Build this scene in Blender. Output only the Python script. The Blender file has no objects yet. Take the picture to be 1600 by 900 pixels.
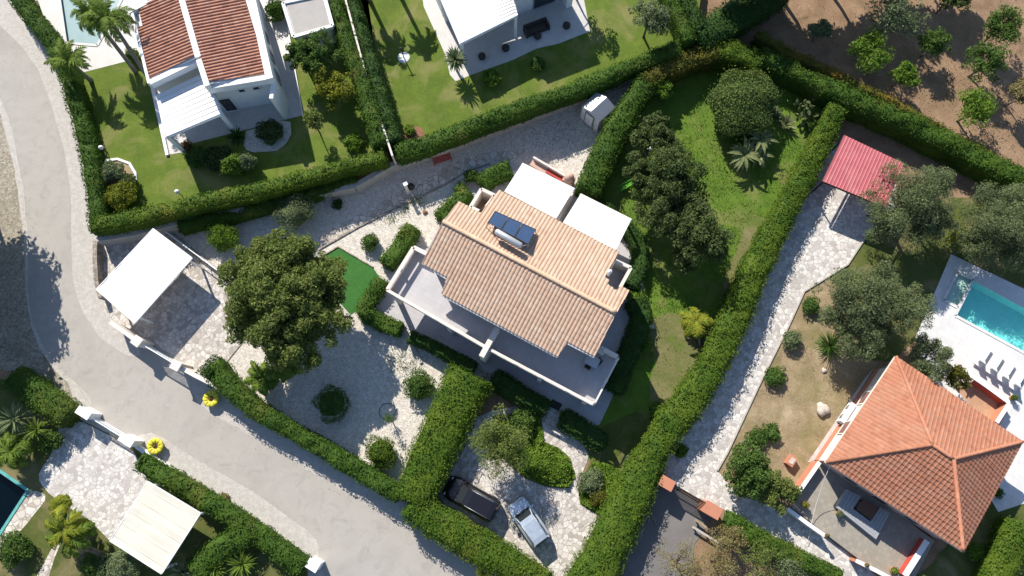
import bpy, math, random
import numpy as np
from mathutils import Vector
from mathutils.geometry import tessellate_polygon
S = bpy.context.scene
COL = S.collection
RAD = math.radians

# ------------------------------------------------------------------ camera, sky, sun, exposure
CAMH = 55.0                      # flying height of the drone, metres
FPX = 1100.0                     # focal length in pixels of the 1600 px wide photograph
TILT = RAD(12.8)
cam = bpy.data.objects.new('camera', bpy.data.cameras.new('camera'))
COL.objects.link(cam)
cam.location = (0, 0, CAMH)
cam.rotation_euler = (TILT, 0, 0)
cam.data.sensor_width = 36.0
cam.data.lens = FPX / 1600 * 36.0
cam.data.clip_end = 3000
S.camera = cam

SUN_EL, SUN_AZ = RAD(37.5), RAD(-25.5)        # azimuth from +Y towards +X
w = bpy.data.worlds.new('World'); S.world = w; w.use_nodes = True
nt = w.node_tree; nt.nodes.clear()
sky = nt.nodes.new('ShaderNodeTexSky'); sky.sky_type = 'NISHITA'; sky.sun_disc = False
sky.sun_elevation = SUN_EL; sky.sun_rotation = SUN_AZ; sky.altitude = 50; sky.ozone_density = 2.5; sky.dust_density = .4
bg = nt.nodes.new('ShaderNodeBackground'); bg.inputs[1].default_value = 0.10
wo = nt.nodes.new('ShaderNodeOutputWorld')
nt.links.new(sky.outputs[0], bg.inputs[0]); nt.links.new(bg.outputs[0], wo.inputs[0])
sun = bpy.data.objects.new('sun', bpy.data.lights.new('sun', 'SUN')); COL.objects.link(sun)
sun.data.energy = 4.9; sun.data.angle = RAD(0.5); sun.data.color = (1.0, 0.938, 0.835)
sd = Vector((math.sin(SUN_AZ) * math.cos(SUN_EL), math.cos(SUN_AZ) * math.cos(SUN_EL), math.sin(SUN_EL)))
sun.rotation_euler = sd.to_track_quat('Z', 'Y').to_euler()
sun.location = sd * 120
S.view_settings.view_transform = 'Standard'; S.view_settings.look = 'None'
S.view_settings.exposure = 0.68; S.view_settings.gamma = 1.0; S.view_settings.use_curve_mapping = False
S.cycles.max_bounces = 6; S.cycles.transparent_max_bounces = 8
S.cycles.diffuse_bounces = 3; S.cycles.glossy_bounces = 3; S.cycles.transmission_bounces = 4

# ------------------------------------------------------------------ helpers: survey of the photograph
CT, ST = math.cos(TILT), math.sin(TILT)
def ray(px, py):
    dx, dy = (px - 800) / FPX, -(py - 450) / FPX
    return np.array([dx, dy * CT + ST, dy * ST - CT])
def P(px, py, z=0.0):            # ground plan position of a surveyed point that lies at height z
    d = ray(px, py); t = (CAMH - z) / -d[2]
    return np.array([d[0] * t, d[1] * t, z])
def PP(pts, z=0.0): return [P(x, y, z) for x, y in pts]
class Plane:                     # sloping plane through three surveyed points (px, py, z)
    def __init__(s, a, b, c):
        s.o = P(*a); s.n = np.cross(P(*b) - s.o, P(*c) - s.o); s.n /= np.linalg.norm(s.n)
        if s.n[2] < 0: s.n = -s.n
    def hit(s, px, py):
        d = ray(px, py); o = np.array([0, 0, CAMH])
        return o + d * (np.dot(s.o - o, s.n) / np.dot(d, s.n))
    def z(s, x, y): return s.o[2] - (s.n[0] * (x - s.o[0]) + s.n[1] * (y - s.o[1])) / s.n[2]

# ------------------------------------------------------------------ helpers: meshes
class NM:
    def __init__(s): s.b = []; s.nv = 0
    def add(s, v, f, m=0, smooth=False, uv=None):
        v = np.asarray(v, float).reshape(-1, 3)
        s.b.append((v, f, m, smooth, uv, s.nv)); s.nv += len(v); return s
    def prism(s, poly, z0, z1, m=0, bottom=False):
        poly = [(p[0], p[1]) for p in poly]; n = len(poly)
        a = sum(poly[i][0] * poly[(i + 1) % n][1] - poly[(i + 1) % n][0] * poly[i][1] for i in range(n))
        if a < 0: poly = poly[::-1]
        v = [(x, y, z0) for x, y in poly] + [(x, y, z1) for x, y in poly]
        f = [(i, (i + 1) % n, n + (i + 1) % n, n + i) for i in range(n)]
        if n <= 4: f.append(tuple(range(n, 2 * n)))
        else:
            for t in tessellate_polygon([[Vector((x, y, 0)) for x, y in poly]]):
                p = [poly[i] for i in t]
                ar = (p[1][0]-p[0][0])*(p[2][1]-p[0][1])-(p[2][0]-p[0][0])*(p[1][1]-p[0][1])
                f.append(tuple(n + i for i in (t if ar > 0 else t[::-1])))
        if bottom and n <= 4: f.append(tuple(range(n))[::-1])
        return s.add(v, f, m)
    def box(s, c, size, rz=0.0, m=0, tilt=None):
        sx, sy, sz = [q / 2 for q in size]
        v = np.array([(x, y, z) for z in (-sz, sz) for x, y in ((-sx, -sy), (sx, -sy), (sx, sy), (-sx, sy))])
        if tilt:                                   # rotation about local y before rz
            ct, st = math.cos(tilt), math.sin(tilt)
            v = np.stack([v[:, 0] * ct + v[:, 2] * st, v[:, 1], -v[:, 0] * st + v[:, 2] * ct], 1)
        cr, sr = math.cos(rz), math.sin(rz)
        v = np.stack([v[:, 0] * cr - v[:, 1] * sr, v[:, 0] * sr + v[:, 1] * cr, v[:, 2]], 1) + np.asarray(c)
        return s.add(v, [(3, 2, 1, 0), (4, 5, 6, 7), (0, 1, 5, 4), (1, 2, 6, 5), (2, 3, 7, 6), (3, 0, 4, 7)], m)
    def bar(s, a, b, wd, ht, m=0):                 # rectangular bar from a to b, top face up
        a, b = np.asarray(a, float), np.asarray(b, float); d = b - a; L = np.linalg.norm(d); d /= L
        sd_ = np.cross(d, (0, 0, 1)); nn = np.linalg.norm(sd_)
        sd_ = sd_ / nn if nn > 1e-6 else np.array([1., 0, 0])
        up = np.cross(sd_, d)
        v = [p + sd_ * i * wd / 2 + up * j * ht / 2 for p in (a, b) for i, j in ((-1, -1), (1, -1), (1, 1), (-1, 1))]
        return s.add(v, [(0, 1, 2, 3), (7, 6, 5, 4), (0, 4, 5, 1), (1, 5, 6, 2), (2, 6, 7, 3), (3, 7, 4, 0)], m)
    def tube(s, pts, rad, n=8, m=0, cap=True):
        pts = [np.asarray(p, float) for p in pts]
        if not hasattr(rad, '__len__'): rad = [rad] * len(pts)
        v = []; ref = np.array([.31, .93, .2])
        for i, p in enumerate(pts):
            d = pts[min(i + 1, len(pts) - 1)] - pts[max(i - 1, 0)]; d /= np.linalg.norm(d) + 1e-9
            r0 = ref if abs(np.dot(d, ref)) < .9 else np.array([1., 0, 0])
            a = np.cross(d, r0); a /= np.linalg.norm(a); b = np.cross(d, a)
            for k in range(n):
                t = 2 * math.pi * k / n
                v.append(p + (a * math.cos(t) + b * math.sin(t)) * rad[i])
        f = [(i * n + k, i * n + (k + 1) % n, (i + 1) * n + (k + 1) % n, (i + 1) * n + k) for i in range(len(pts) - 1) for k in range(n)]
        if cap: f += [tuple(range(n))[::-1], tuple((len(pts) - 1) * n + k for k in range(n))]
        return s.add(v, f, m, True)
    def lathe(s, prof, c=(0, 0, 0), n=20, m=0, wob=None):   # prof: (r, z)
        v = []
        for r, z in prof:
            for k in range(n):
                t = 2 * math.pi * k / n; q = r * (1 + (wob(t, z) if wob else 0))
                v.append((c[0] + q * math.cos(t), c[1] + q * math.sin(t), c[2] + z))
        f = [(i * n + k, i * n + (k + 1) % n, (i + 1) * n + (k + 1) % n, (i + 1) * n + k) for i in range(len(prof) - 1) for k in range(n)]
        return s.add(v, f, m, True)
    def build(s, name, mats, parent=None, origin=None):
        if not isinstance(mats, (list, tuple)): mats = [mats]
        vs = np.concatenate([b[0] for b in s.b])
        loops, starts, tot, mi, sm, uvs = [], [], [], [], [], []; pos = 0; hasuv = any(b[4] is not None for b in s.b)
        for v, f, m, smooth, uv, off in s.b:
            if isinstance(f, np.ndarray):
                k = f.shape[1]; n = len(f)
                loops.append((f + off).ravel()); starts.append(pos + np.arange(n) * k); tot.append(np.full(n, k)); pos += n * k
                fl = f.ravel()
            else:
                n = len(f); ln = np.array([len(q) for q in f]); fl = np.array([i for q in f for i in q])
                loops.append(fl + off); starts.append(pos + np.concatenate([[0], np.cumsum(ln)[:-1]])); tot.append(ln); pos += ln.sum()
            mi.append(np.full(n, m)); sm.append(np.full(n, smooth))
            if hasuv: uvs.append(np.asarray(uv)[fl] if uv is not None else np.zeros((len(fl), 2)))
        o3 = np.zeros(3) if origin is None else np.asarray(origin, float)
        if parent is not None: o3 = np.array(parent.location) if origin is None else o3
        me = bpy.data.meshes.new(name)
        me.vertices.add(len(vs)); me.vertices.foreach_set('co', (vs - o3).astype(np.float32).ravel())
        L = np.concatenate(loops).astype(np.int32); me.loops.add(len(L)); me.loops.foreach_set('vertex_index', L)
        T = np.concatenate(tot).astype(np.int32); me.polygons.add(len(T))
        me.polygons.foreach_set('loop_start', np.concatenate(starts).astype(np.int32))
        me.polygons.foreach_set('loop_total', T)
        me.polygons.foreach_set('material_index', np.concatenate(mi).astype(np.int32))
        me.polygons.foreach_set('use_smooth', np.concatenate(sm))
        if hasuv:
            ul = me.uv_layers.new(name='UVMap'); ul.data.foreach_set('uv', np.concatenate(uvs).astype(np.float32).ravel())
        for q in mats: me.materials.append(q)
        me.update(calc_edges=True); me.validate()
        o = bpy.data.objects.new(name, me); COL.objects.link(o)
        if parent is not None: o.parent = parent
        else: o.location = o3
        return o
def tag(o, label=None, cat=None, group=None, kind=None):
    if label: o['label'] = label
    if cat: o['category'] = cat
    if group: o['group'] = group
    if kind: o['kind'] = kind
    return o
def thing(name, label, cat, loc, group=None):
    o = bpy.data.objects.new(name, None); COL.objects.link(o); o.location = [float(q) for q in loc]
    o.empty_display_size = .3
    return tag(o, label, cat, group)
def dup(o, loc=None, rz=None, label=None, parent=None, group=None):
    c = o.copy(); COL.objects.link(c)
    if parent is not None: c.parent = parent
    if loc is not None: c.location = [float(q) for q in loc]
    if rz is not None: c.rotation_euler = (0, 0, rz)
    if label: c['label'] = label
    if group: c['group'] = group
    for ch in list(o.children): dup(ch, parent=c)
    return c

# ------------------------------------------------------------------ helpers: materials
def nodes(name):
    m = bpy.data.materials.new(name); m.use_nodes = True; t = m.node_tree; t.nodes.clear()
    out = t.nodes.new('ShaderNodeOutputMaterial'); b = t.nodes.new('ShaderNodeBsdfPrincipled')
    t.links.new(b.outputs[0], out.inputs[0])
    return m, t, b, out
def N(t, typ, **kw):
    n = t.nodes.new(typ)
    for k, v in kw.items():
        if k.startswith('i_'):
            q = k[2:]; n.inputs[int(q) if q.isdigit() else q].default_value = v
        else: setattr(n, k, v)
    return n
def c4(c): return (c[0], c[1], c[2], 1)
def noise(t, co, scale, detail=4, rough=.55, dist=0):
    n = N(t, 'ShaderNodeTexNoise', i_Scale=scale, i_Detail=detail, i_Roughness=rough, i_Distortion=dist)
    t.links.new(co, n.inputs['Vector']); return n.outputs[0]
def ramp(t, fac, stops):
    r = t.nodes.new('ShaderNodeValToRGB'); e = r.color_ramp.elements
    while len(e) < len(stops): e.new(.5)
    for q, (p, c) in zip(e, stops): q.position = p; q.color = c4(c) if hasattr(c, '__len__') else (c, c, c, 1)
    t.links.new(fac, r.inputs[0]); return r.outputs[0]
def mix(t, fac, a, b, mode='MIX'):
    m = N(t, 'ShaderNodeMix', data_type='RGBA', blend_type=mode)
    for s_, v in ((m.inputs[0], fac), (m.inputs[6], a), (m.inputs[7], b)):
        if hasattr(v, 'is_linked'): t.links.new(v, s_)
        elif hasattr(v, '__len__'): s_.default_value = c4(v)
        else: s_.default_value = v
    return m.outputs[2]
def coord(t, kind='Object'): return N(t, 'ShaderNodeTexCoord').outputs[kind]
def bump(t, b, h, strength=.4, dist=.02):
    n = N(t, 'ShaderNodeBump', i_Strength=strength, i_Distance=dist); t.links.new(h, n.inputs['Height']); t.links.new(n.outputs[0], b.inputs['Normal'])
def plain(name, c, rough=.6, var=.12, scale=3.0, metal=0.0, fine=40.0, bmp=.1, stain=None, stain_amt=.35):
    m, t, b, _ = nodes(name); co = coord(t)
    lo, hi = [q * (1 - var) for q in c], [min(q * (1 + var), .95) for q in c]
    col = ramp(t, noise(t, co, scale, 5, .6), [(.3, lo), (.7, hi)])
    fn = noise(t, co, fine, 3, .6)
    col = mix(t, ramp(t, fn, [(.35, .35 * var * 2), (.65, 0.0)]), col, [q * .6 for q in c])
    if stain:
        s = ramp(t, noise(t, co, scale * .45, 6, .65, .4), [(.5, 0.0), (.72, stain_amt)]); col = mix(t, s, col, stain)
    t.links.new(col, b.inputs['Base Color']); b.inputs['Roughness'].default_value = rough; b.inputs['Metallic'].default_value = metal
    if bmp: bump(t, b, fn, bmp, .01)
    return m
def gravel(name, c1, c2, c3, big=(.0, .0, .0), bigamt=.3, scale=9.0):
    m, t, b, _ = nodes(name); co = coord(t)
    v = N(t, 'ShaderNodeTexVoronoi', i_Scale=scale); t.links.new(co, v.inputs['Vector'])
    sp = N(t, 'ShaderNodeSeparateColor'); t.links.new(v.outputs['Color'], sp.inputs[0])
    col = ramp(t, sp.outputs[0], [(.1, c3), (.45, c1), (.9, c2)])
    col = mix(t, ramp(t, noise(t, co, .35, 6, .65, .5), [(.48, 0.0), (.75, bigamt)]), col, big)
    col = mix(t, ramp(t, noise(t, co, 2.6, 5, .7), [(.42, .38), (.6, 0.0)]), col, [q * .7 for q in c3])
    t.links.new(col, b.inputs['Base Color']); b.inputs['Roughness'].default_value = .9
    bump(t, b, v.outputs['Distance'], .5, .03); return m
def crazy(name, c1, c2, c3, joint, scale=1.6, edge=.05, moss=None):
    m, t, b, _ = nodes(name); co = coord(t)
    wv = N(t, 'ShaderNodeMix', data_type='RGBA', i_0=.08); t.links.new(co, wv.inputs[6])
    nz = N(t, 'ShaderNodeTexNoise', i_Scale=1.2); t.links.new(co, nz.inputs['Vector']); t.links.new(nz.outputs['Color'], wv.inputs[7])
    v = N(t, 'ShaderNodeTexVoronoi', i_Scale=scale); t.links.new(wv.outputs[2], v.inputs['Vector'])
    e = N(t, 'ShaderNodeTexVoronoi', feature='DISTANCE_TO_EDGE', i_Scale=scale); t.links.new(wv.outputs[2], e.inputs['Vector'])
    sp = N(t, 'ShaderNodeSeparateColor'); t.links.new(v.outputs['Color'], sp.inputs[0])
    col = ramp(t, sp.outputs[0], [(.05, c3), (.4, c1), (.95, c2)])
    col = mix(t, ramp(t, noise(t, co, 7, 5, .7), [(.4, .3), (.62, 0.0)]), col, c3)
    if moss: col = mix(t, ramp(t, noise(t, co, .5, 6, .65), [(.52, 0.0), (.75, .45)]), col, moss)
    col = mix(t, ramp(t, e.outputs['Distance'], [(edge * .4, .85), (edge, 0.0)]), col, joint)
    t.links.new(col, b.inputs['Base Color']); b.inputs['Roughness'].default_value = .85
    bump(t, b, ramp(t, e.outputs['Distance'], [(0, 0.0), (edge, 1.0)]), .5, .02); return m
def grass(name, c1, c2, c3, dry=None, dryamt=.5, scale=.5):
    m, t, b, _ = nodes(name); co = coord(t)
    col = ramp(t, noise(t, co, scale, 6, .65, .4), [(.3, c1), (.55, c2), (.75, c3)])
    st = N(t, 'ShaderNodeMapping'); st.inputs['Scale'].default_value = (34, 9, 9); st.inputs['Rotation'].default_value = (0, 0, .5)
    t.links.new(co, st.inputs[0])
    f = N(t, 'ShaderNodeTexNoise', i_Scale=1.0, i_Detail=5, i_Roughness=.7); t.links.new(st.outputs[0], f.inputs['Vector'])
    col = mix(t, ramp(t, f.outputs[0], [(.35, .55), (.6, 0.0)]), col, [q * .45 for q in c1])
    col = mix(t, ramp(t, noise(t, co, 5.0, 5, .7), [(.5, 0.0), (.7, .4)]), col, c3)
    if dry: col = mix(t, ramp(t, noise(t, co, scale * .6, 6, .6, .8), [(.5, 0.0), (.68, dryamt)]), col, dry)
    t.links.new(col, b.inputs['Base Color']); b.inputs['Roughness'].default_value = .85
    b.inputs['Specular IOR Level'].default_value = .2
    bump(t, b, f.outputs[0], .8, .06); return m
def leafmat(name, c1, c2, c3=None, amt3=.25, trans=.3, rough=.65, scale=.7):
    m, t, b, out = nodes(name); co = coord(t)
    g = N(t, 'ShaderNodeNewGeometry')
    ri = g.outputs['Random Per Island']
    col = ramp(t, ri, [(0.0, [q * .75 for q in c1]), (.5, c1), (1.0, c2)])
    big = ramp(t, noise(t, co, scale, 4, .6), [(.38, 0.0), (.66, .75)])
    col = mix(t, big, col, c2)
    if c3:
        col = mix(t, ramp(t, noise(t, co, scale * .55, 4, .6, .5), [(.57, 0.0), (.74, .85)]), col,
                  mix(t, ramp(t, ri, [(.3, amt3), (.8, 1.0)]), c2, c3)) if amt3 < .9 else mix(t, ri, c2, c3)
    t.links.new(col, b.inputs['Base Color']); b.inputs['Roughness'].default_value = rough
    b.inputs['Specular IOR Level'].default_value = .12
    tr = N(t, 'ShaderNodeBsdfTranslucent'); t.links.new(col, tr.inputs[0])
    ms = N(t, 'ShaderNodeMixShader', i_0=trans); t.links.new(b.outputs[0], ms.inputs[1]); t.links.new(tr.outputs[0], ms.inputs[2])
    t.links.new(ms.outputs[0], out.inputs[0]); return m
def tilemat(name, c1, c2, c3, stain, rough=.8):
    m, t, b, _ = nodes(name); uv = coord(t, 'UV'); co = coord(t)
    fl = N(t, 'ShaderNodeVectorMath', operation='FLOOR'); t.links.new(uv, fl.inputs[0])
    wn = N(t, 'ShaderNodeTexWhiteNoise', noise_dimensions='2D'); t.links.new(fl.outputs[0], wn.inputs['Vector'])
    col = ramp(t, wn.outputs['Value'], [(0, c3), (.25, c1), (.8, c1), (1, c2)])
    col = mix(t, ramp(t, noise(t, co, .9, 6, .7, .4), [(.45, 0.0), (.72, .7)]), col, stain)
    col = mix(t, ramp(t, noise(t, co, 2.3, 6, .7, .5), [(.56, 0.0), (.7, .4)]), col, [q * .62 for q in c3])
    col = mix(t, ramp(t, noise(t, co, 9, 5, .7), [(.52, 0.0), (.72, .4)]), col, [q * .55 for q in c1])
    t.links.new(col, b.inputs['Base Color']); b.inputs['Roughness'].default_value = rough
    bump(t, b, noise(t, co, 50, 3), .2, .01); return m
def tiles(name, c, joint, size=.4, rot=0.5, var=.08, rough=.5, stain=None):
    m, t, b, _ = nodes(name); co = coord(t)
    mp = N(t, 'ShaderNodeMapping'); mp.inputs['Rotation'].default_value = (0, 0, rot); t.links.new(co, mp.inputs[0])
    br = N(t, 'ShaderNodeTexBrick', offset=0.0, i_Scale=1.0); br.inputs['Brick Width'].default_value = size; br.inputs['Row Height'].default_value = size
    br.inputs['Mortar Size'].default_value = size * .022; br.inputs['Color1'].default_value = c4([q * (1 - var) for q in c]); br.inputs['Color2'].default_value = c4([q * (1 + var) for q in c])
    br.inputs['Mortar'].default_value = c4(joint); t.links.new(mp.outputs[0], br.inputs['Vector'])
    col = mix(t, ramp(t, noise(t, co, .8, 6, .65, .4), [(.45, 0.0), (.75, .35)]), br.outputs[0], stain or [q * .7 for q in c])
    col = mix(t, ramp(t, noise(t, co, 14, 4, .65), [(.5, 0.0), (.75, .2)]), col, [q * .6 for q in c])
    t.links.new(col, b.inputs['Base Color']); b.inputs['Roughness'].default_value = rough; return m
def glassy(name, c, rough=.08, coat=0.0, metal=0.0):
    m, t, b, _ = nodes(name); b.inputs['Base Color'].default_value = c4(c); b.inputs['Roughness'].default_value = rough
    n = noise(t, coord(t), 3, 3); t.links.new(ramp(t, n, [(.3, [q * .9 for q in c]), (.7, [min(1, q * 1.1) for q in c])]), b.inputs['Base Color'])
    b.inputs['Metallic'].default_value = metal; b.inputs['Coat Weight'].default_value = coat; return m
def watermat(name, tint, depth_tint=.8):
    m, t, b, out = nodes(name); t.nodes.remove(b)
    tr = N(t, 'ShaderNodeBsdfTransparent'); tr.inputs[0].default_value = c4(tint)
    gl = N(t, 'ShaderNodeBsdfGlossy'); gl.inputs['Roughness'].default_value = .04
    bp = N(t, 'ShaderNodeBump', i_Strength=.25, i_Distance=.05); t.links.new(noise(t, coord(t), 2.2, 4, .6, .6), bp.inputs['Height'])
    fr = N(t, 'ShaderNodeLayerWeight', i_Blend=.5); t.links.new(bp.outputs[0], fr.inputs['Normal']); t.links.new(bp.outputs[0], gl.inputs['Normal'])
    fp = ramp(t, fr.outputs['Facing'], [(0, .025), (.6, .06), (1, .7)])
    ms = N(t, 'ShaderNodeMixShader'); t.links.new(fp, ms.inputs[0]); t.links.new(tr.outputs[0], ms.inputs[1]); t.links.new(gl.outputs[0], ms.inputs[2])
    t.links.new(ms.outputs[0], out.inputs[0]); return m

def roadmat(name, c1, c2, c3):
    m, t, b, _ = nodes(name); co = coord(t)
    col = ramp(t, noise(t, co, .28, 7, .62, .6), [(.3, c1), (.52, c2), (.75, c1)])
    col = mix(t, ramp(t, noise(t, co, 1.1, 7, .7, .8), [(.52, 0.0), (.72, .55)]), col, c3)
    col = mix(t, ramp(t, noise(t, co, 22, 5, .75), [(.42, .22), (.6, 0.0)]), col, [q * .7 for q in c3])
    wv = N(t, 'ShaderNodeMix', data_type='RGBA', i_0=.16); t.links.new(co, wv.inputs[6])
    nz = N(t, 'ShaderNodeTexNoise', i_Scale=.9, i_Detail=6); t.links.new(co, nz.inputs['Vector']); t.links.new(nz.outputs['Color'], wv.inputs[7])
    e = N(t, 'ShaderNodeTexVoronoi', feature='DISTANCE_TO_EDGE', i_Scale=.34); t.links.new(wv.outputs[2], e.inputs['Vector'])
    br = ramp(t, noise(t, co, .5, 3), [(.5, 0.0), (.7, .12)])
    cr = N(t, 'ShaderNodeMath', operation='MULTIPLY'); t.links.new(ramp(t, e.outputs['Distance'], [(.004, 1.0), (.012, 0.0)]), cr.inputs[0]); t.links.new(br, cr.inputs[1])
    col = mix(t, cr.outputs[0], col, [q * .45 for q in c3])
    t.links.new(col, b.inputs['Base Color']); b.inputs['Roughness'].default_value = .9
    bump(t, b, noise(t, co, 30, 4, .7), .2, .01); return m

M = {}
M['soil'] = grass('dry_soil', (.23, .145, .088), (.33, .215, .135), (.43, .30, .19), dry=(.15, .10, .055), dryamt=.6, scale=.6)
M['bed_soil'] = grass('bed_soil', (.23, .17, .10), (.37, .28, .17), (.52, .42, .28), dry=(.18, .16, .06), dryamt=.65, scale=.6)
M['redsoil'] = plain('red_soil', (.22, .10, .06), .9, .25, 4)
M['road'] = roadmat('pale_road', (.335, .312, .282), (.39, .363, .33), (.25, .232, .205))
M['asphalt'] = plain('asphalt', (.16, .15, .145), .9, .12, .7, fine=30)
M['verge'] = gravel('verge_gravel', (.47, .44, .405), (.54, .51, .475), (.42, .39, .355), (.39, .345, .28), .3, 22)
M['rough'] = gravel('rough_ground', (.32, .28, .22), (.42, .38, .32), (.22, .19, .14), (.15, .13, .07), .7, 8)
M['gravel'] = gravel('white_gravel', (.60, .55, .485), (.68, .64, .59), (.44, .40, .35), (.44, .395, .32), .4, 13)
M['path'] = crazy('stone_path', (.52, .47, .41), (.66, .61, .55), (.40, .34, .28), (.27, .235, .20), 2.3, .07)
M['crazy'] = crazy('crazy_paving', (.50, .46, .42), (.64, .60, .56), (.34, .30, .27), (.30, .27, .24), 3.2, .07, moss=(.33, .30, .25))
M['crazydrive'] = crazy('pale_drive_paving', (.54, .51, .48), (.68, .66, .63), (.38, .35, .33), (.38, .35, .32), 3.3, .07, moss=(.40, .36, .31))
M['lawn'] = grass('lawn', (.085, .135, .016), (.125, .185, .022), (.185, .23, .04), dry=(.24, .215, .085), dryamt=.75, scale=.6)
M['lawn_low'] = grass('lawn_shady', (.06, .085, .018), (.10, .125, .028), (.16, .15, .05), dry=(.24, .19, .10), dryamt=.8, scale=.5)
M['wild'] = grass('wild_grass', (.075, .145, .016), (.12, .205, .022), (.16, .235, .035), dry=(.21, .185, .075), dryamt=.7, scale=.5)
M['drygrass'] = grass('dry_grass', (.12, .135, .04), (.19, .18, .07), (.27, .235, .13), dry=(.09, .14, .02), dryamt=.8, scale=.6)
M['turf'] = grass('artificial_turf', (.04, .145, .03), (.05, .17, .035), (.065, .19, .04), scale=.8)
M['tile_grey'] = tiles('grey_terrace_tiles', (.43, .415, .43), (.36, .35, .35), .4, .49, .04)
M['tile_pale'] = tiles('pale_terrace_tiles', (.50, .48, .46), (.42, .40, .38), .5, .35, .05)
M['tile_white'] = tiles('white_deck_tiles', (.62, .61, .60), (.52, .51, .50), .45, .5, .06)
M['tile_terrace'] = tiles('stone_coloured_tiles', (.30, .27, .225), (.22, .20, .17), .3, .5, .1)
M['tile_terra'] = tiles('terracotta_tiles', (.46, .27, .17), (.36, .22, .15), .3, .5, .1)
M['cream'] = plain('cream_render', (.66, .60, .545), .85, .06, 2, stain=(.45, .38, .32), stain_amt=.25)
M['pinkwall'] = plain('pink_render', (.50, .33, .27), .85, .08, 2, stain=(.36, .22, .18))
M['white'] = plain('white_render', (.74, .74, .74), .8, .04, 2, stain=(.66, .64, .60), stain_amt=.3)
M['whitemetal'] = plain('white_metal', (.80, .80, .80), .45, .03, 2, bmp=0)
M['canvas'] = plain('white_canvas', (.82, .775, .71), .9, .03, 1.2, fine=60, stain=(.74, .70, .64), stain_amt=.3)
M['beigecanvas'] = plain('beige_canvas', (.60, .57, .49), .9, .05, 1.0, fine=60, stain=(.50, .46, .38), stain_amt=.35)
M['orange'] = plain('orange_render', (.45, .185, .11), .85, .08, 2, stain=(.42, .16, .09))
M['redwall'] = plain('red_render', (.42, .06, .045), .85, .1, 2)
M['redpaint'] = plain('red_paint', (.38, .05, .04), .6, .15, 4)
M['redmetal'] = plain('red_sheet', (.43, .105, .12), .6, .1, 1.5, stain=(.46, .20, .19), stain_amt=.6)
M['stonewall'] = crazy('stone_wall', (.30, .25, .21), (.40, .34, .28), (.20, .17, .14), (.13, .11, .09), 4, .08)
M['concrete'] = plain('concrete', (.42, .39, .36), .9, .12, 3, stain=(.28, .25, .22))
M['roofgrey'] = plain('roof_felt', (.37, .35, .33), .9, .08, 1.0, stain=(.28, .26, .24))
M['dark'] = plain('dark_wicker', (.035, .028, .026), .7, .2, 10)
M['black'] = plain('black_rubber', (.02, .02, .02), .7, .1, 10)
M['darkmetal'] = plain('dark_metal', (.06, .055, .05), .5, .1, 5, .6)
M['greymetal'] = plain('grey_metal', (.35, .36, .37), .4, .06, 3, .6)
M['wood'] = plain('weathered_wood', (.30, .22, .15), .8, .2, 6)
M['bark'] = plain('bark', (.13, .10, .075), .95, .3, 6, fine=25, bmp=.6)
M['palebark'] = plain('pale_bark', (.26, .22, .18), .95, .25, 6, fine=25, bmp=.6)
M['yellow'] = plain('yellow_paint', (.62, .55, .03), .5, .1, 5)
M['brownpot'] = plain('brown_mat', (.12, .06, .04), .8, .2, 10)
M['pot'] = plain('terracotta_pot', (.40, .18, .10), .8, .15, 5)
M['greyfab'] = plain('grey_fabric', (.30, .31, .33), .9, .08, 5)
M['stone'] = plain('pale_boulder', (.50, .44, .38), .9, .2, 3, fine=12, bmp=.6)
M['window'] = glassy('window_glass', (.03, .035, .04), .08)
M['shutter'] = plain('brown_shutter', (.20, .10, .085), .7, .15, 12)
M['solar'] = glassy('solar_glass', (.03, .06, .13), .3)
M['tank'] = plain('steel_tank', (.45, .46, .48), .35, .04, 3, .3, bmp=0)
M['pooltile'] = tiles('pool_mosaic', (.52, .76, .76), (.56, .78, .78), .12, .5, .06)
M['poolshelf'] = tiles('pool_shelf', (.55, .66, .60), (.50, .60, .55), .12, .5, .05)
M['pool_shade'] = plain('shaded_pool_liner', (.012, .03, .036), .5, .2, 2)  # near-black liner colour carries the shade lying over the garden pool
M['teal'] = plain('teal_liner', (.10, .36, .34), .5, .2, 2)
M['palewater'] = plain('pale_pool_cover', (.21, .32, .335), .35, .05, 1)
M['water'] = watermat('pool_water', (.60, .985, .96))
M['water_shallow'] = watermat('shallow_water', (.88, .99, .96))
M['water_shade'] = watermat('shaded_pool_water', (.12, .3, .34))  # dark tint puts the same shade into the water
M['tileA'] = tilemat('red_barrel_tiles', (.36, .16, .105), (.46, .25, .17), (.26, .11, .07), (.42, .22, .14))
M['tileMain'] = tilemat('rose_barrel_tiles', (.475, .315, .22), (.52, .375, .275), (.42, .27, .185), (.49, .38, .29))
M['tileR'] = tilemat('orange_flat_tiles', (.37, .15, .085), (.42, .19, .115), (.31, .12, .068), (.36, .19, .125))
M['carblack'] = glassy('black_car_paint', (.012, .010, .013), .2, .8)
M['carsilver'] = glassy('silver_car_paint', (.46, .52, .60), .25, .8, .35)
M['carglass'] = glassy('car_glass', (.02, .025, .03), .04)
M['rim'] = glassy('alloy', (.5, .5, .52), .3, 0, .9)
M['lamp_red'] = glassy('tail_lamp', (.30, .02, .02), .15)
M['lamp_clear'] = glassy('head_lamp', (.6, .62, .65), .1)
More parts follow.
